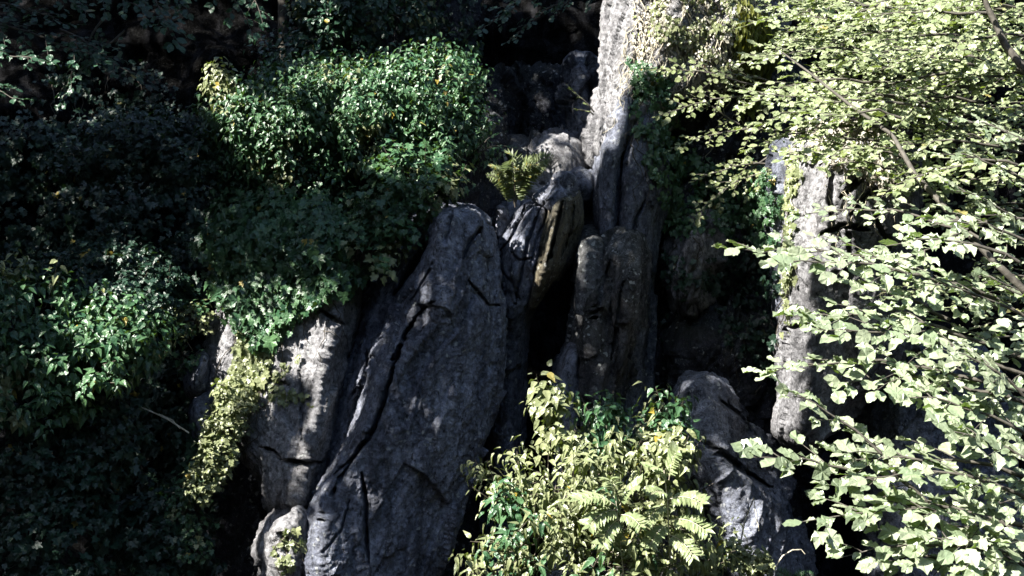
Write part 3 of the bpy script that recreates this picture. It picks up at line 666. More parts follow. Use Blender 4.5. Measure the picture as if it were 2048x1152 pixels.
def bush(name, label, blobs, shoots, size, mat=M_IVY, tm=IVYO, per=9, slen=.16, cat="ivy bush", group=None, up=.55, hemi=.35, mat2=None, frac2=.2, lump=.3, lowz=-.75, twigs=60, shell=.35):
    """blobs: (px, py, Y, rx, ry, depth) ellipsoids in pixels and metres; shoots of leaves stand all over them"""
    C = []; A = []
    for px, py, Y, rx, ry, rd in blobs:
        C.append(W(px, py, Y)); A.append((rx * KW * Y, rd, ry * KW * Y))
    C = np.array(C); A = np.array(A); w = A[:, 0] * A[:, 2]; w /= w.sum()
    bi = R.choice(len(C), shoots * 3, p=w)
    D = nrm(R.normal(size=(shoots * 3, 3))); ok = (D[:, 1] < hemi) & (D[:, 2] > lowz); D = D[ok][:shoots]; bi = bi[ok][:shoots]
    n = len(D)
    rad = 1 + lump * 1.6 * perlin(D * 2.3 + bi[:, None] * 3.1) - shell * R.uniform(0, 1, n) ** 2.2
    S = C[bi] + A[bi] * D * rad[:, None]
    ax = nrm(D * .8 + UP * up + np.array([0, -.15, 0]) + jit(n, .35))
    t = np.linspace(.1, 1, per); az = np.arange(per) * 2.4
    a1 = nrm(np.cross(ax, np.array([.2, .9, .1]))); a2 = np.cross(ax, a1)
    P = []; T = []; N = []; Z = []
    sl = slen * R.uniform(.6, 1.4, (n, 1))
    ph = R.uniform(0, 6.28, n)
    for k in range(per):
        rdv = np.cos(az[k] + ph)[:, None] * a1 + np.sin(az[k] + ph)[:, None] * a2
        tip = rdv * (1.05 - .5 * t[k]) + ax * .35 * t[k] - UP * (.45 + .2 * R.uniform(size=(n, 1))) + jit(n, .2)
        P.append(S + ax * sl * t[k] + rdv * size * .35); T.append(tip); N.append(ax * .7 + UP * .5 + rdv * .5 + jit(n, .18) + np.array([0, -.25, 0]))
        Z.append(size * R.uniform(.45, 1.3, n) * (1.1 - .35 * t[k]))
    P = np.concatenate(P); T = np.concatenate(T); N = np.concatenate(N); Z = np.concatenate(Z)
    base = C[C[:, 2].argmin()] - np.array([0, 0, A[C[:, 2].argmin(), 2]])
    root = empty(name, base, label, cat, group)
    if mat2 is None:
        leaves("leaves", P, T, N, Z, tm, mat, root)
    else:
        sel = np.tile(fbm(S * 2.1 + 4, 2) + R.normal(0, .12, n) > .5 - frac2 * 1.5, per)
        leaves("leaves", P[~sel], T[~sel], N[~sel], Z[~sel], tm, mat, root)
        if sel.any(): leaves("sunlit_tone_leaves", P[sel], T[sel], N[sel], Z[sel], tm, mat2, root)  # leaves given the paler colour that has sunlight painted in
    lines = []
    for k in R.choice(n, min(twigs, n), replace=False):
        c = C[bi[k]]; e = S[k] + ax[k] * sl[k]; m = c * .35 + S[k] * .65 + R.normal(0, .03, 3); m[2] -= .03
        lines.append(([c * .75 + S[k] * .25, m, S[k], e], .007, .002))
    tubes("stems", lines, M_STEM, root, 4)
    return root


def spray_pts(a, b, ls, rng, sag=.06, dens=1.0, normal=(-.12, -.40, .88), width=.34, branch=.085, leafgap=.62):
    """flat beech spray from a to its tip b"""
    a = np.array(a); b = np.array(b); L = np.linalg.norm(b - a); n = max(6, int(L / .05))
    t = np.linspace(0, 1, n); wob = np.cumsum(rng.normal(0, .006, (n, 3)), 0)
    axis = a + (b - a) * t[:, None] + wob; axis[:, 2] += sag * L * np.sin(np.pi * t) - sag * L * .6 * t ** 3
    nn = nrm(np.array(normal) + rng.normal(0, .12, 3)); d0 = nrm(b - a); nn = nrm(nn - d0 * (nn @ d0)); side = np.cross(nn, d0)
    lines = [(axis, .006 + .004 * L, .0016)]
    P = []; T = []; N = []

    def put(pts, d):
        s = 1 if rng.random() < .5 else -1
        L_ = np.linalg.norm(np.diff(pts, axis=0), axis=1); cum = np.concatenate([[0], np.cumsum(L_)]); pos = ls * .4
        while pos < cum[-1]:
            p = np.array([np.interp(pos, cum, pts[:, i]) for i in range(3)]); sd = np.cross(nn, d)
            if rng.random() < .95 * dens:
                P.append(p); T.append(d * .75 + s * sd * .8 + rng.normal(0, .16, 3) - UP * .08); N.append(nn + rng.normal(0, .30, 3))
            s = -s; pos += ls * leafgap * rng.uniform(.8, 1.25)
        P.append(pts[-1]); T.append(d + rng.normal(0, .15, 3)); N.append(nn + rng.normal(0, .25, 3))

    cum = t * L; pos = .06; s = 1
    while pos < L * .96:
        f = pos / L; p = np.array([np.interp(pos, cum, axis[:, i]) for i in range(3)])
        bl = width * min(1, L) * (1 - f) ** .7 * rng.uniform(.65, 1.1) + .03
        if f < .12: bl *= f / .12 + .2
        d = nrm(d0 * .72 + s * side * .72 + rng.normal(0, .08, 3)); m = max(3, int(bl / .04))
        pts = p + d * (np.linspace(0, bl, m))[:, None]; pts[:, 2] -= .12 * np.linspace(0, 1, m) ** 2 * bl
        pts += np.cumsum(rng.normal(0, .003, (m, 3)), 0)
        if bl > ls * .8:
            lines.append((pts, .0028, .001)); put(pts, d)
        s = -s; pos += branch * rng.uniform(.75, 1.3)
    put(axis[n // 3:], d0)
    P = np.array(P)
    return lines, P, np.array(T), np.array(N)


def sprays(lst, rng, **kw):
    LN = []; P = []; T = []; N = []; S = []
    for (x0, y0, Y0, x1, y1, Y1, ls) in lst:
        l, p, t, n = spray_pts(W(x0, y0, Y0), W(x1, y1, Y1), ls, rng, **kw)
        LN += l; P.append(p); T.append(t); N.append(n); S.append(ls * rng.uniform(.5, 1.2, len(p)))
    return LN, np.concatenate(P), np.concatenate(T), np.concatenate(N), np.concatenate(S)


exec_marker = None
# ------------------------------------------------------------------ ivy of the left and centre
bush("ivy_bush", "big ivy bush capping the crag above the tallest slab, in half light",
     [(560, 260, 10.0, 130, 80, .5), (680, 230, 10.0, 120, 80, .5), (820, 210, 10.15, 105, 85, .45), (880, 280, 10.15, 85, 75, .4), (740, 300, 10.1, 130, 70, .45), (590, 330, 10.1, 130, 80, .45),
      (520, 420, 10.1, 70, 80, .35), (900, 160, 10.2, 45, 45, .3), (600, 170, 10.2, 60, 30, .3)], 2100, .052, M_IVY, mat2=M_IVYY, frac2=.14)
bush("ivy_bush", "single pale ivy shoot sticking up at the left end of the big ivy bush", [(437, 165, 9.8, 14, 32, .05), (470, 205, 9.85, 22, 16, .06)], 26, .06, M_IVYY, slen=.1, lump=.1, twigs=8)
drape("ivy_curtain", "thick ivy curtain of lobed leaves over the top of the undercut slab",
      [(450, 470), (560, 455), (740, 500), (760, 520), (700, 560), (640, 610), (580, 640), (540, 700), (490, 660), (460, 600), (440, 560)], 2600, .056, clump=(70, -.35), off=(.02, .14), mat=M_IVY)
drape("ivy_curtain", "dim ivy hanging between the big ivy bush and the undercut slab", [(440, 400), (780, 380), (760, 500), (600, 500), (430, 520)], 2400, .052, mat=M_IVY, off=(.02, .2), clump=(60, -.4))
drape("ivy_runner", "pale sunlit ivy runner hanging down the face of the undercut slab",
      [(486, 590), (540, 600), (565, 640), (545, 700), (530, 760), (480, 800), (440, 840), (425, 900), (400, 960), (385, 990), (395, 930), (420, 860), (440, 790), (480, 720)], 1150, .05, mat=M_IVYY, tm=IVY, clump=(40, -.4), off=(.01, .06), stems=8)
drape("ivy_runner", "thin ivy runner crossing the middle of the undercut slab", [(440, 800), (500, 780), (560, 740), (600, 690), (606, 710), (560, 770), (620, 790), (625, 808), (540, 800), (470, 830)], 150, .035, mat=M_IVYY, clump=(30, -.1), off=(.005, .03), stems=5)
drape("ivy_runner", "tuft of ivy on the small sunlit block", [(560, 1060), (600, 1050), (600, 1100), (570, 1150), (550, 1110)], 45, .05, mat=M_IVYY, clump=(30, -.1), off=(.005, .03), stems=3)
bush("ivy_bush", "pale rounded ivy clump leaning against the left shoulder of the tallest slab", [(830, 370, 9.35, 62, 46, .25), (790, 430, 9.3, 50, 50, .2), (735, 500, 9.25, 40, 40, .2), (880, 385, 9.35, 38, 20, .15)], 210, .066, M_IVY, tm=IVY, per=7, mat2=M_IVYY, frac2=.25, up=.3, lump=.15)
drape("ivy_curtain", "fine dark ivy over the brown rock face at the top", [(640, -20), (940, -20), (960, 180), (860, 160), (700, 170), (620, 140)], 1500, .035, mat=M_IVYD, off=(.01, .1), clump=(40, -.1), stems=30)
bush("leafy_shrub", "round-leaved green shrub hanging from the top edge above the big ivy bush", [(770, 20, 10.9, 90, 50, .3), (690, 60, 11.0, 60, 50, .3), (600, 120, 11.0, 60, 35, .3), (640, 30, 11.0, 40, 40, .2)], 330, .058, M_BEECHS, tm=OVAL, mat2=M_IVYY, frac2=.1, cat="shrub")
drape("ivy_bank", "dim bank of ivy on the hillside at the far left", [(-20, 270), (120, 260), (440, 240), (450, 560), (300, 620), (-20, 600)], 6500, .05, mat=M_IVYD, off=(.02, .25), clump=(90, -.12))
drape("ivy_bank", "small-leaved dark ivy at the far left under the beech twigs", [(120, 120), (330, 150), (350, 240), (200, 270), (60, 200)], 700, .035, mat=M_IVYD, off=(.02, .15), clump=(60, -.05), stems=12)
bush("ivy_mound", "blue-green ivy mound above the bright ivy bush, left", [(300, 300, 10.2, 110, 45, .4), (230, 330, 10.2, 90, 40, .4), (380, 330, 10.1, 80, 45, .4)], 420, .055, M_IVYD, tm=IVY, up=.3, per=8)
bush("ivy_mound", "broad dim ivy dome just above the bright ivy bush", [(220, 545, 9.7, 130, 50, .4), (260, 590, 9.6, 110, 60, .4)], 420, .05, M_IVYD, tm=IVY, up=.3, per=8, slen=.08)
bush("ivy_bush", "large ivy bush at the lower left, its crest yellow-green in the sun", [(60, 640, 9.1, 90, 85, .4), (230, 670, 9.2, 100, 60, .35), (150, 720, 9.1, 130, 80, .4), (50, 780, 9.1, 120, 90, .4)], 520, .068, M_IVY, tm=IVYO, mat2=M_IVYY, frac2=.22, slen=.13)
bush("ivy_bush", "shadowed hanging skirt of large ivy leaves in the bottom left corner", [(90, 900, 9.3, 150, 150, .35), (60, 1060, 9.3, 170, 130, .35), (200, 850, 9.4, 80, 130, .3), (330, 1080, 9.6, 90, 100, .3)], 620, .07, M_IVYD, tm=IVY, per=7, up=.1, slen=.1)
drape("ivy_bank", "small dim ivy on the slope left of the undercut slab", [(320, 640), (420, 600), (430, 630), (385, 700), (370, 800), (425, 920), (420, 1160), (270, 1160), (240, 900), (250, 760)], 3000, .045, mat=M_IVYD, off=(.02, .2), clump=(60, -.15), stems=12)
bush("ivy_bush", "narrow ivy strand running down the left edge of the undercut slab", [(395, 640, 9.6, 28, 26, .08), (378, 715, 9.6, 12, 36, .08), (410, 940, 9.4, 22, 30, .08), (378, 1010, 9.4, 30, 50, .1), (385, 1080, 9.4, 20, 40, .1)], 110, .045, M_IVY, tm=IVY, per=6, mat2=M_IVYY, frac2=.15, up=.1, slen=.08)
bush("ivy_runner", "long pale tail of ivy trailing from the lower left edge of the undercut slab", [(468, 790, 9.15, 24, 30, .05), (452, 850, 9.2, 28, 26, .06), (436, 900, 9.2, 28, 30, .07), (415, 945, 9.2, 24, 28, .06), (400, 982, 9.2, 14, 18, .05)], 170, .045, M_IVYY, tm=IVY, per=6, up=0., slen=.07, lump=.1, twigs=20)
# right of centre
drape("ivy_curtain", "bright dry creeper and grass mat over the sunlit top of the overgrown pillar", [(1275, -20), (1540, -20), (1510, 110), (1450, 190), (1400, 120), (1350, 90), (1320, 180), (1265, 120)], 3600, .020, mat=M_DRY, tm=OVAL, off=(.0, .05), clump=(34, -.03), stems=120, stem_mat=M_PALE)
drape("ivy_curtain", "pale green sunlit creeper leaves mixed into the dry mat on the overgrown pillar", [(1290, -20), (1540, -20), (1510, 90), (1450, 170), (1400, 100), (1330, 120)], 1300, .026, mat=M_IVYY, tm=IVY, off=(.0, .06), clump=(34, -.02), stems=12)
drape("ivy_curtain", "small green ivy on the shaded flank of the overgrown pillar", [(1270, 120), (1340, 150), (1335, 330), (1320, 420), (1290, 330), (1262, 240)], 800, .034, mat=M_IVY, off=(.01, .07), clump=(40, -.05), stems=14)
drape("ivy_curtain", "trailing ivy down the recess wall", [(1330, 200), (1400, 330), (1560, 330), (1560, 520), (1430, 460), (1340, 480)], 1900, .036, mat=M_IVY, off=(.01, .12), clump=(40, -.02), stems=14)
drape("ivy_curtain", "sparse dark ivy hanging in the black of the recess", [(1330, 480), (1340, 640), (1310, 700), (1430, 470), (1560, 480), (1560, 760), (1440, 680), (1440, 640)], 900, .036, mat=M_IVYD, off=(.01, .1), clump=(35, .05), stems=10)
drape("hanging_moss", "olive moss and roots hanging from the right side of the overgrown pillar", [(1475, 0), (1560, 60), (1520, 200), (1490, 230), (1470, 130)], 2400, .055, mat=M_OLIVE, tm=SLIM, off=(.0, .08), clump=(30, -.3), stems=10, cat="moss", tjit=.15, up=.1)
drape("ivy_runner", "yellow-green ivy runner down the seam beside the square pillar", [(1580, 300), (1610, 330), (1592, 420), (1588, 560), (1578, 680), (1566, 560), (1576, 400)], 260, .036, mat=M_IVYY, clump=(30, -.15), off=(.005, .05), stems=6)
drape("dry_creeper", "dry brown creeper and roots over the sunlit top of the square pillar", [(1590, 230), (1800, 260), (1780, 380), (1720, 350), (1640, 320), (1590, 310)], 900, .04, mat=M_DRY, tm=OVAL, off=(.0, .1), clump=(40, -.2), stems=30, cat="creeper", stem_mat=M_PALE)

# fern
def fern(name, label, base, n, length, mat, spread=1.0):
    root = empty(name, base, label, "fern"); P = []; T = []; N = []; S = []; lines = []
    for k in range(n):
        az = R.uniform(-1.4, 1.4) * spread; d = np.array([math.sin(az), -math.cos(az) * .5 - .1, 0]); L = length * R.uniform(.6, 1.1)
        t = np.linspace(0, 1, 26); pts = base + d * (t ** 1.3)[:, None] * L * .6 + UP * (L * (t * 1.15 - .5 * t ** 2.4))[:, None]
        lines.append((pts, .004, .001)); tg = nrm(np.gradient(pts, axis=0)); up = nrm(UP * .6 - np.array([0, .8, 0]) + R.normal(0, .15, 3))
        for j in range(3, 26):
            sd = nrm(np.cross(up, tg[j])); wl = L * .17 * math.sin(math.pi * min(1, t[j] * .9 + .08)) ** .7 + .01
            for s in (-1, 1):
                P.append(pts[j]); T.append(s * sd * .95 + tg[j] * .35 + R.normal(0, .06, 3)); N.append(up + R.normal(0, .12, 3)); S.append(wl)
    leaves("fronds", P, T, N, S, SLIM, mat, root, width=.5); tubes("stems", lines, M_STEM, root, 4)
    return root


fern("fern", "yellow-green fern growing among the boulders beside the ivy bush", W(1030, 415, 9.8), 11, .50, M_FERN)
fern("fern", "small green fern low down by the bare arching stems", W(1590, 1190, 8.6), 6, .22, M_IVY)
# seedling by the fern and sapling twigs
def small_spray(name, label, lst, mat, cat, stemmat=M_BARK, tm=BEE, **kw):
    rng = np.random.default_rng(len(label)); LN, P, T, N, S = sprays(lst, rng, **kw)
    root = empty(name, W(lst[0][0], lst[0][1], lst[0][2]), label, cat)
    leaves("leaves", P, T, N, S, tm, mat, root); tubes("twigs", LN, stemmat, root, 4); return root


small_spray("beech_sapling", "tiny pale sapling spray lit against the dark left of the tall pillar", [(1185, 225, 10.0, 1132, 172, 9.9, .04), (1185, 228, 10.0, 1150, 215, 9.9, .035)], M_SAPL, "sapling", width=.15)
small_spray("rowan_seedling", "pale seedling leaves at the right end of the big ivy bush", [(955, 300, 9.9, 1005, 262, 9.8, .05), (955, 305, 9.9, 1020, 300, 9.8, .05)], M_BEECHS, "seedling", tm=SLIM, width=.2)
small_spray("beech_sapling", "yellow-green beech sapling reaching left across the recess below the overgrown pillar",
            [(1560, 190, 9.6, 1325, 130, 9.5, .05), (1560, 200, 9.6, 1318, 225, 9.4, .05), (1570, 260, 9.6, 1330, 300, 9.4, .045), (1560, 330, 9.5, 1390, 345, 9.3, .05), (1560, 300, 9.5, 1400, 420, 9.4, .045),
             (1570, 180, 9.5, 1440, 150, 9.4, .05), (1580, 330, 9.4, 1420, 390, 9.3, .045), (1480, 250, 9.6, 1370, 190, 9.5, .05)], M_SAPL, "sapling", width=.3, leafgap=.62, normal=(-.15, -.62, .75))
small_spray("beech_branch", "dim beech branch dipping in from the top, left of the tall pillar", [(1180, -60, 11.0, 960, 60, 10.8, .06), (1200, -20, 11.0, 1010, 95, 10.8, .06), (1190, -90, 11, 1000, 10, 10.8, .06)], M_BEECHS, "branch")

# bottom shrub
bush("ivy_shrub", "sunlit bushy ivy shrub at the bottom, pale at its crown and dark at its left", [(1175, 905, 8.0, 70, 55, .3), (1120, 965, 7.9, 85, 55, .3), (1060, 1000, 7.9, 55, 40, .2), (1270, 900, 8.1, 70, 55, .3), (1090, 1060, 7.8, 110, 60, .3), (1220, 1010, 7.9, 110, 80, .35), (1310, 990, 8.0, 60, 60, .25),
     (1380, 1110, 7.9, 80, 45, .3), (1000, 1120, 7.8, 60, 45, .25), (1180, 1130, 7.7, 150, 60, .35), (985, 960, 8.2, 30, 20, .12)],
     400, .064, M_IVY, tm=IVYN, mat2=M_IVYY, frac2=.5, per=10, slen=.17, cat="shrub", twigs=140, lump=.7, shell=.5)
bush("ivy_shoot", "tall pale upright ivy shoot at the top left of the sunlit shrub", [(1092, 815, 7.9, 18, 30, .06), (1115, 860, 7.9, 20, 25, .06)], 22, .07, M_IVYY, lump=.1, slen=.12, twigs=6)
bush("ivy_shoot", "dark glossy ivy shoot above the middle of the sunlit shrub", [(1218, 830, 8.0, 14, 20, .05), (1222, 860, 8.0, 14, 20, .05)], 14, .07, M_IVY, lump=.1, slen=.12, twigs=5)
bush("ivy_shoot", "dark glossy ivy shoot in front of the pointed boulder", [(1335, 830, 8.0, 22, 22, .06), (1340, 870, 8.0, 16, 20, .06)], 20, .07, M_IVY, lump=.1, slen=.12, twigs=6)
bush("ivy_shoot", "yellowish ivy shoot at the right tip of the sunlit shrub", [(1345, 915, 7.8, 34, 26, .08), (1320, 890, 7.9, 20, 20, .08)], 30, .072, M_IVYY, lump=.1, slen=.12, twigs=8)
bush("ivy_shoot", "low ivy sprig at the bottom beside the bare arching stems", [(1460, 1130, 8.2, 60, 26, .12), (1525, 1145, 8.2, 18, 12, .08)], 46, .055, M_IVY, tm=IVY, mat2=M_IVYY, frac2=.4, lump=.1, slen=.08, twigs=8)


def pinnate(name, label, fr, mat, stem):
    root = empty(name, W(*stem[0]), label, "seedling"); P = []; T = []; N = []; S = []; lines = [(np.array([W(*s) for s in stem]), .006, .003)]
    for (x0, y0, x1, y1, Y) in fr:
        a = W(x0, y0, Y); b = W(x1, y1, Y - .12); t = np.linspace(0, 1, 12); pts = a + (b - a) * t[:, None]; L = np.linalg.norm(b - a); pts[:, 2] += .12 * L * np.sin(np.pi * t)
        lines.append((pts, .003, .001)); d = nrm(b - a); nn = nrm(np.array([-.2, -.6, .8]) + R.normal(0, .15, 3)); sd = nrm(np.cross(nn, d))
        for j in range(2, 12):
            for s in (-1, 1):
                P.append(pts[j]); T.append(s * sd * .85 + d * .5 + R.normal(0, .05, 3)); N.append(nn + R.normal(0, .12, 3)); S.append(L * .36)
        P.append(pts[-1]); T.append(d); N.append(nn); S.append(L * .3)
    leaves("leaflets", P, T, N, S, SLIM, mat, root, width=1.1); tubes("stem", lines, M_PALE, root, 4)


pinnate("rowan_seedling", "white-green rowan seedling with feathery leaves in the right half of the sunlit shrub",
        [(1330, 960, 1300, 935, 7.5), (1335, 1000, 1400, 1005, 7.5), (1330, 1010, 1295, 1045, 7.5), (1335, 990, 1300, 990, 7.5), (1340, 1040, 1410, 1060, 7.5), (1338, 960, 1352, 905, 7.5), (1335, 1050, 1300, 1090, 7.5), (1338, 1070, 1385, 1110, 7.5)], M_ROWAN,
        [(1345, 1180, 7.6), (1338, 1080, 7.55), (1335, 1000, 7.5), (1328, 940, 7.5)])
pinnate("rowan_seedling", "white-green rowan seedling with feathery leaves in the middle of the sunlit shrub",
        [(1230, 1010, 1160, 1000, 7.4), (1235, 1000, 1220, 960, 7.4), (1235, 1020, 1180, 1050, 7.4), (1240, 1010, 1275, 970, 7.4), (1235, 1040, 1205, 1085, 7.4), (1240, 1030, 1280, 1050, 7.4)], M_ROWAN,
        [(1250, 1180, 7.5), (1240, 1080, 7.45), (1232, 1000, 7.4)])
r_ = empty("bare_stem", W(1478, 1180, 8.3), "pale bare stem with a drooping tip, rising in front of the pointed boulder", "stem")
tubes("stem", [([W(1478, 1180, 8.3), W(1480, 1090, 8.3), W(1490, 1040, 8.3), (W(1508, 995, 8.3)), W(1510, 1015, 8.28), W(1514, 1040, 8.25), W(1518, 1062, 8.25)], .006, .003)], M_PALE, r_)
r_ = empty("bare_stem", W(1540, 1180, 8.2), "pale bare stem arching over to the right at the bottom edge", "stem")
tubes("stem", [([W(1535, 1180, 8.2), W(1548, 1140, 8.2), W(1565, 1112, 8.2), W(1585, 1100, 8.2), W(1602, 1099, 8.2), W(1610, 1108, 8.2)], .006, .003)], M_PALE, r_)
r_ = empty("dead_twig", W(372, 862, 9.2), "straight dead twig lying across the ivy slope at the left", "twig")
tubes("stem", [([W(262, 806, 9.3), W(300, 822, 9.25), W(335, 838, 9.2), W(378, 866, 9.2)], .004, .006), ([W(318, 828, 9.2), W(345, 840, 9.1), W(360, 858, 9.1)], .003, .002)], M_PALE, r_)
r_ = empty("trailing_root", W(690, 670, 9.0), "thin pale root looping over the seam right of the undercut slab", "root")
tubes("stem", [(np.array([cast([p_])[0][0] + np.array([0, -.02, 0]) for p_ in [(648, 662), (666, 664), (680, 676), (687, 700), (684, 730), (676, 760)]]), .0025, .0015)], M_STEM, r_)
r_ = empty("slim_tree", W(565, 110, 13.0), "slim straight tree trunk in the dark at the top, left of the middle", "tree")
tubes("trunk", [([W(566, 160, 13.0), W(565, 40, 13), W(566, -100, 13), W(564, -400, 13)], .05, .04)], M_BARK, r_, 8)

# ------------------------------------------------------------------ the beech on the right
rng = np.random.default_rng(21)
near = [(2000, 620, 5.6, 1472, 478, 5.6, .072), (1990, 600, 5.5, 1560, 520, 5.3, .075), (2060, 720, 5.4, 1580, 622, 5.3, .075), (2080, 760, 5.3, 1640, 640, 5.2, .075), (2050, 780, 5.2, 1530, 720, 5.2, .08),
        (2090, 820, 5.2, 1680, 730, 5.1, .08), (1860, 1010, 5.0, 1560, 795, 5.0, .08), (1880, 1060, 5.0, 1502, 893, 4.9, .082), (2090, 900, 5.1, 1800, 790, 5.0, .08), (2080, 960, 5.0, 1660, 900, 5.0, .08), (2100, 1010, 4.9, 1730, 940, 4.8, .08),
        (2090, 1060, 4.9, 1615, 1020, 4.8, .08), (2120, 1130, 4.8, 1700, 1105, 4.8, .08), (2130, 1180, 4.8, 1850, 1060, 4.7, .08), (2120, 1210, 4.7, 1900, 1160, 4.7, .08), (2110, 520, 5.6, 1850, 440, 5.4, .075),
        (2110, 500, 5.8, 1900, 380, 5.6, .072), (1960, 480, 6.2, 1615, 420, 6.3, .06), (2100, 660, 5.4, 1850, 560, 5.2, .075), (2120, 860, 5.1, 1880, 690, 5.0, .078), (2100, 450, 5.8, 1800, 520, 5.5, .07), (2140, 980, 4.9, 1930, 850, 4.8, .08),
        (1900, 640, 5.6, 1700, 560, 5.6, .07), (1930, 1130, 5.0, 1760, 1140, 5.0, .08), (2120, 1100, 4.8, 1800, 1000, 4.8, .08), (2100, 400, 6, 1880, 300, 5.9, .07), (2140, 330, 6, 1900, 240, 5.9, .072)]
far = [(1760, 60, 7.6, 1485, 45, 7.6, .058), (1780, 20, 7.8, 1520, -15, 7.8, .055), (1800, 120, 7.5, 1500, 118, 7.4, .058), (1790, 170, 7.3, 1478, 205, 7.2, .058), (1780, 230, 7.2, 1500, 245, 7.1, .058), (1800, 260, 7.1, 1490, 290, 7.2, .055), (1780, 290, 7.0, 1540, 330, 7.0, .055),
       (1830, 330, 7.0, 1590, 290, 6.9, .06), (1830, 360, 6.9, 1650, 330, 6.8, .06), (1720, 100, 7.6, 1560, 70, 7.6, .055)]
for k in range(64):
    x = rng.uniform(1640, 2080); y = rng.uniform(-60, 300) if k < 44 else rng.uniform(-60, 420) ; Y = rng.uniform(6.3, 9.0)
    if x < 1860: y = min(y, 200)
    far.append((x + rng.uniform(80, 200), y + rng.uniform(-50, 40), Y + .1, x - rng.uniform(60, 170), y + rng.uniform(-10, 40), Y, rng.uniform(.05, .064)))
for k in range(60):
    x = rng.uniform(1600, 2080); y = rng.uniform(-80, 200) if x < 1860 else rng.uniform(-80, 640); Y = rng.uniform(8.6, 9.9) if x < 1860 else rng.uniform(7.4, 9.6)
    far.append((x + rng.uniform(60, 160), y + rng.uniform(-40, 40), Y + .1, x - rng.uniform(60, 130), y + rng.uniform(-10, 30), Y, rng.uniform(.05, .064)))
for k in range(17):
    x = rng.uniform(1930, 2100); y = rng.uniform(420, 1180); Y = rng.uniform(5.0, 6.2)
    near.append((x + rng.uniform(80, 200), y + rng.uniform(0, 80), Y + .1, x - rng.uniform(60, 150), y + rng.uniform(-40, 20), Y, .076))
troot = empty("beech_tree", (4.0, 6.6, 0.2), "sunlit beech tree on the right, its leafy branches reaching in over the square pillar", "tree")
LN, P, T, N, S = sprays(near, rng); LF, P2, T2, N2, S2 = sprays(far, rng, width=.5, leafgap=.55)
leaves("foliage", P, T, N, S, BEE, M_BEECH, troot, wob=.08)
leaves("upper_foliage", P2, T2, N2, S2, BEE, M_BEECHF, troot, wob=.08)
beech_pts = np.concatenate([P, P2])
big = [([(4.0, 6.6, .2), (3.9, 6.6, 3), (3.8, 6.6, 6), (3.6, 6.7, 10)], .2, .1),
       ([(3.9, 6.6, 2.6), W(2080, 610, 6.2), W(1985, 520, 6.2), W(1900, 425, 6.3), W(1830, 350, 6.4), W(1785, 270, 6.6), W(1700, 210, 6.8), W(1625, 150, 7.0), W(1565, 105, 7.2)], .020, .004),
       ([(3.9, 6.6, 4.4), W(2100, 200, 6.4), W(2010, 90, 6.5), W(1960, -20, 6.5)], .03, .012)]
tubes("branches", LN + LF, M_BARK, troot, 4)
tubes("trunk", big, M_BARK, troot, 8)

# ------------------------------------------------------------------ the big beech up on the left: twigs hang into view, an unseen crown is added to shade the rocks
lt = empty("beech_with_added_crown", (-8.6, 3.6, 0.2), "beech with drooping twigs at the top left corner and an added unseen crown shading the rocks", "tree")
tw = [(-80, 30, 8.6, 210, 120, 8.3, .06), (-60, 10, 8.6, 130, 60, 8.3, .06), (60, -60, 8.8, 330, 60, 8.5, .06), (250, -80, 8.8, 370, 75, 8.5, .06), (330, -60, 8.9, 385, 30, 8.7, .055), (200, 40, 8.6, 115, 200, 8.4, .055), (250, 60, 8.6, 160, 150, 8.4, .055),
      (-80, 90, 8.4, 90, 115, 8.2, .06), (-80, 150, 8.4, 40, 200, 8.2, .055), (120, 60, 8.6, 270, 150, 8.4, .055), (420, -80, 9.2, 500, 60, 9.1, .055), (470, -80, 9.2, 525, 40, 9.1, .05), (0, -60, 8.6, 180, 20, 8.4, .06)]
LNt, P, T, N, S = sprays(tw, rng, width=.35, sag=.03)
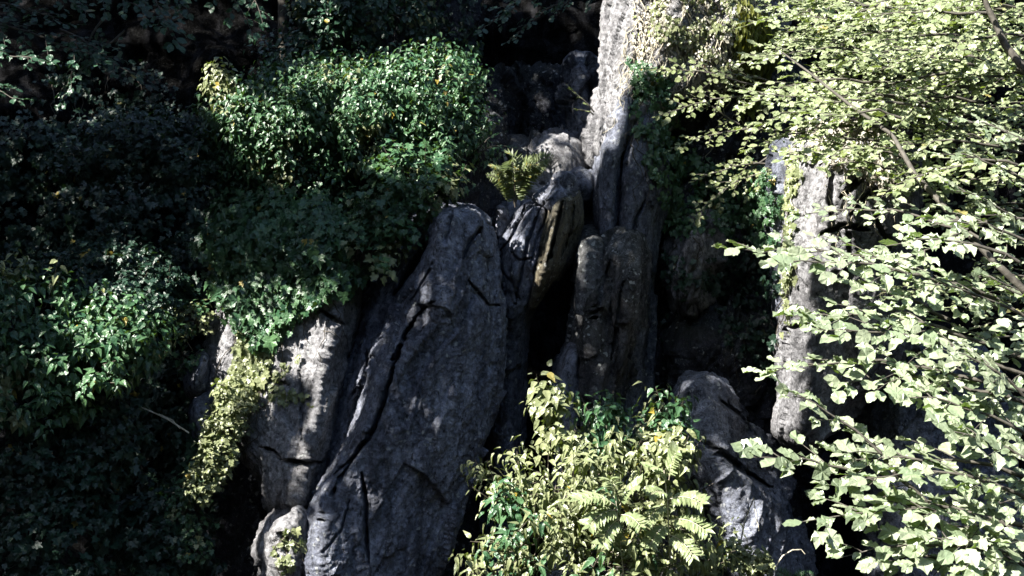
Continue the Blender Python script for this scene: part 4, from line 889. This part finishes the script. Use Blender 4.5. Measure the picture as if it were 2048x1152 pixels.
# added crown: leaves set up-sun of the rocks, left out wherever sun should land
LIT = [  # (depth, share of light let through, polygon in the photograph)
    (10.2, 1.0, [(1214, -300), (1500, -300), (1490, 60), (1450, 190), (1395, 190), (1395, 90), (1340, 100), (1310, 150), (1262, 140), (1245, 190), (1225, 260), (1208, 300), (1190, 350), (1150, 330), (1165, 250), (1180, 140), (1195, 60)]),
    (8.9, .95, [(1570, 260), (1740, 270), (1740, 400), (1680, 450), (1630, 520), (1605, 600), (1600, 760), (1585, 860), (1540, 880), (1545, 700), (1555, 560), (1560, 400)]),
    (5.2, 1.0, [(1400, 380), (2300, 250), (2300, 1350), (1600, 1350), (1440, 900)]),
    (7.1, 1.0, [(1440, -150), (2300, -150), (2300, 480), (1900, 480), (1620, 380), (1440, 330)]),
    (8.4, .8, [(1560, -150), (2200, -150), (2200, 300), (1560, 300)]),
    (9.45, 1.0, [(440, 600), (545, 570), (560, 630), (640, 600), (670, 630), (655, 740), (640, 820), (600, 900), (580, 990), (520, 990), (470, 920), (380, 1000), (390, 850), (400, 720)]),
    (8.9, 1.0, [(520, 1030), (630, 1030), (640, 1170), (520, 1170)]),
    (9.0, .6, [(0, 540), (70, 540), (110, 590), (190, 600), (290, 590), (330, 660), (300, 720), (200, 720), (120, 690), (20, 640)]),
    (7.8, .95, [(1065, 780), (1120, 800), (1150, 880), (1180, 890), (1190, 960), (1130, 1000), (1200, 1000), (1290, 940), (1400, 930), (1430, 1060), (1480, 1090), (1500, 1180), (960, 1180), (950, 1120), (1010, 1050), (990, 980), (1050, 920), (1080, 880)]),
    (9.3, .5, [(780, 330), (860, 310), (900, 340), (860, 400), (800, 450), (750, 480)]),
    (9.9, .72, [(500, 130), (470, 130), (520, 200), (600, 180), (760, 130), (920, 110), (960, 200), (940, 330), (800, 330), (600, 320), (500, 300), (440, 240)]),
    (9.6, .8, [(1110, 425), (1130, 425), (1118, 480), (1095, 550), (1070, 590), (1085, 520)]),
    (10.5, .9, [(1090, 318), (1150, 312), (1155, 335), (1100, 345)]),
    (10.2, .8, [(985, 290), (1075, 300), (1070, 400), (990, 400)]),
    (9.5, .5, [(1320, 110), (1560, 110), (1560, 440), (1390, 430), (1320, 320)]),
    (9.9, .9, [(1130, 168), (1180, 168), (1185, 232), (1140, 232)]),
    (8.9, .35, [(940, 440), (1005, 460), (1005, 700), (985, 700), (960, 520)]),
    (11.0, .5, [(600, -20), (640, -20), (700, 90), (690, 150), (640, 110)]),
    (8.2, .9, [(1470, 990), (1530, 990), (1620, 1090), (1620, 1180), (1470, 1180)]),
]
# where the sun gets through: rays from the surfaces in those polygons, followed up-sun, mark a map across the sun's direction
bpy.context.view_layer.update(); dg = bpy.context.evaluated_depsgraph_get()
e1 = nrm(np.cross(SUN, UP)); e2 = np.cross(SUN, e1); CELL = .04; NM = 700
lit = np.zeros((NM, NM), bool)
gxp, gyp = np.meshgrid(np.arange(-60, 2110, 6.), np.arange(-60, 1210, 6.)); gq = np.column_stack([gxp.ravel(), gyp.ravel()])
wantp = [(inpoly(gq[:, 0], gq[:, 1], poly), share, Yk) for Yk, share, poly in LIT]
anyw = np.any([w_[0] for w_ in wantp], 0)
hitP = np.full((len(gq), 3), np.nan)
o0 = Vector((0, 0, CAMZ))
for i_ in np.where(anyw)[0]:
    d_ = (Vector(W(gq[i_, 0], gq[i_, 1], 9.0).tolist()) - o0).normalized()
    ok_, l_, *_ = sc.ray_cast(dg, o0, d_)
    if ok_: hitP[i_] = l_


def mapuv(P):
    return (P @ e1 / CELL + NM / 2).astype(int), (P @ e2 / CELL + NM / 2).astype(int)


def gapnoise(P):
    return fbm(np.stack([P @ e1 * 2.8, P @ e2 * 2.8, 0 * P[:, 0]], -1), 2)


qs = np.sort(gapnoise(R.uniform(-8, 8, (4000, 3))))
for w_, share, Yk in wantp:
    P_ = hitP[w_ & (np.abs(hitP[:, 1] - Yk) < .75)]
    if share < .97: P_ = P_[gapnoise(P_) < qs[int(share * 3999)]]
    a_, b_ = mapuv(P_); lit[a_, b_] = True
lp = beech_pts; a_, b_ = mapuv(lp); kk = (np.abs(a_ - NM / 2) < NM / 2 - 2) & (np.abs(b_ - NM / 2) < NM / 2 - 2); litb = np.zeros_like(lit); litb[a_[kk], b_[kk]] = True
litb = litb | np.roll(litb, 1, 0) | np.roll(litb, -1, 0) | np.roll(litb, 1, 1) | np.roll(litb, -1, 1)
for _ in range(2):
    lit = lit | np.roll(lit, 1, 0) | np.roll(lit, -1, 0) | np.roll(lit, 1, 1) | np.roll(lit, -1, 1)
lit |= litb
SHADE = [[(720, 560), (830, 450), (960, 430), (1010, 620), (960, 1152), (620, 1152), (640, 900), (700, 700)], [(1000, 430), (1100, 430), (1075, 520), (1040, 600), (1060, 690), (1000, 700)],
         [(1145, 500), (1215, 500), (1300, 470), (1300, 620), (1250, 800), (1100, 800)], [(1300, 460), (1440, 460), (1540, 500), (1540, 900), (1600, 960), (1600, 1152), (1440, 1090), (1400, 900), (1300, 800)],
         [(0, 0), (420, 0), (420, 540), (0, 530)], [(420, 0), (600, 0), (600, 120), (420, 110)], [(960, 110), (1170, 110), (1170, 280), (980, 280)], [(0, 740), (380, 740), (380, 1152), (0, 1152)], [(1200, 320), (1320, 200), (1330, 480), (1195, 480)]]
strong = np.zeros_like(lit)
for w_, share, Yk in wantp:
    if share >= .7:
        P_ = hitP[w_ & (np.abs(hitP[:, 1] - Yk) < .75)]; a_, b_ = mapuv(P_); strong[a_, b_] = True
for _ in range(2): strong = strong | np.roll(strong, 1, 0) | np.roll(strong, -1, 0) | np.roll(strong, 1, 1) | np.roll(strong, -1, 1)
dark = np.zeros_like(lit); shw = np.any([inpoly(gq[:, 0], gq[:, 1], p_) for p_ in SHADE], 0)
for i_ in np.where(shw)[0]:
    d_ = (Vector(W(gq[i_, 0], gq[i_, 1], 9.0).tolist()) - o0).normalized()
    ok_, l_, *_ = sc.ray_cast(dg, o0, d_)
    if ok_:
        a_, b_ = mapuv(np.array(l_)[None])
        if 2 < a_[0] < NM - 2 and 2 < b_[0] < NM - 2: dark[a_, b_] = True
for _ in range(2): dark = dark | np.roll(dark, 1, 0) | np.roll(dark, -1, 0) | np.roll(dark, 1, 1) | np.roll(dark, -1, 1)
lit = (lit & strong) | (lit & ~dark)
nC = 56000
px = R.uniform(-1000, 2500, nC); py = R.uniform(-1000, 1500, nC); Yc = R.uniform(7.5, 14, nC)
tgt = W(px, py, Yc); dd = R.uniform(7.0, 10.5, nC)
C = tgt + SUN * dd[:, None]
a_, b_ = mapuv(C); drop = lit[np.clip(a_, 0, NM - 1), np.clip(b_, 0, NM - 1)]
hx, hy = PX(C)
drop |= (C[:, 1] > .3) & (hx > -250) & (hx < 2300) & (hy > -250) & (hy < 1400)
drop |= np.abs(C[:, 1]) < .0001
C = C[~drop]; k = len(C)
Tc = jit(k, 1.0); Nc = nrm(SUN * 1.0 + jit(k, .45))
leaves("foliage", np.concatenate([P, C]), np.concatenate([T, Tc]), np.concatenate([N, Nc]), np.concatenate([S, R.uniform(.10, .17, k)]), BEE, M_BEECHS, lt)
limbs = [([(-8.6, 3.6, .2), (-8.6, 3.6, 4), (-8.4, 3.6, 8), (-8, 3.7, 11.5)], .32, .16)]  # unseen trunk and limbs added to carry the shading crown
nl = 0
for k_ in range(400):
    e = C[R.integers(len(C))]; s = np.array([-8.4, 3.6, R.uniform(6, 11)]); m = (s + e) / 2 + UP * .3
    L_ = np.concatenate([s + (m - s) * np.linspace(0, 1, 20)[:, None], m + (e - m) * np.linspace(0, 1, 20)[:, None]]); a_, b_ = mapuv(L_)
    if lit[np.clip(a_, 0, NM - 1), np.clip(b_, 0, NM - 1)].sum() > 4 or nl > 14: continue
    nl += 1; limbs.append(([s, m * .5 + s * .5, m, e], .06, .015))
tubes("trunk", limbs, M_BARK, lt, 7)
tubes("twigs", LNt, M_BARK, lt, 4)
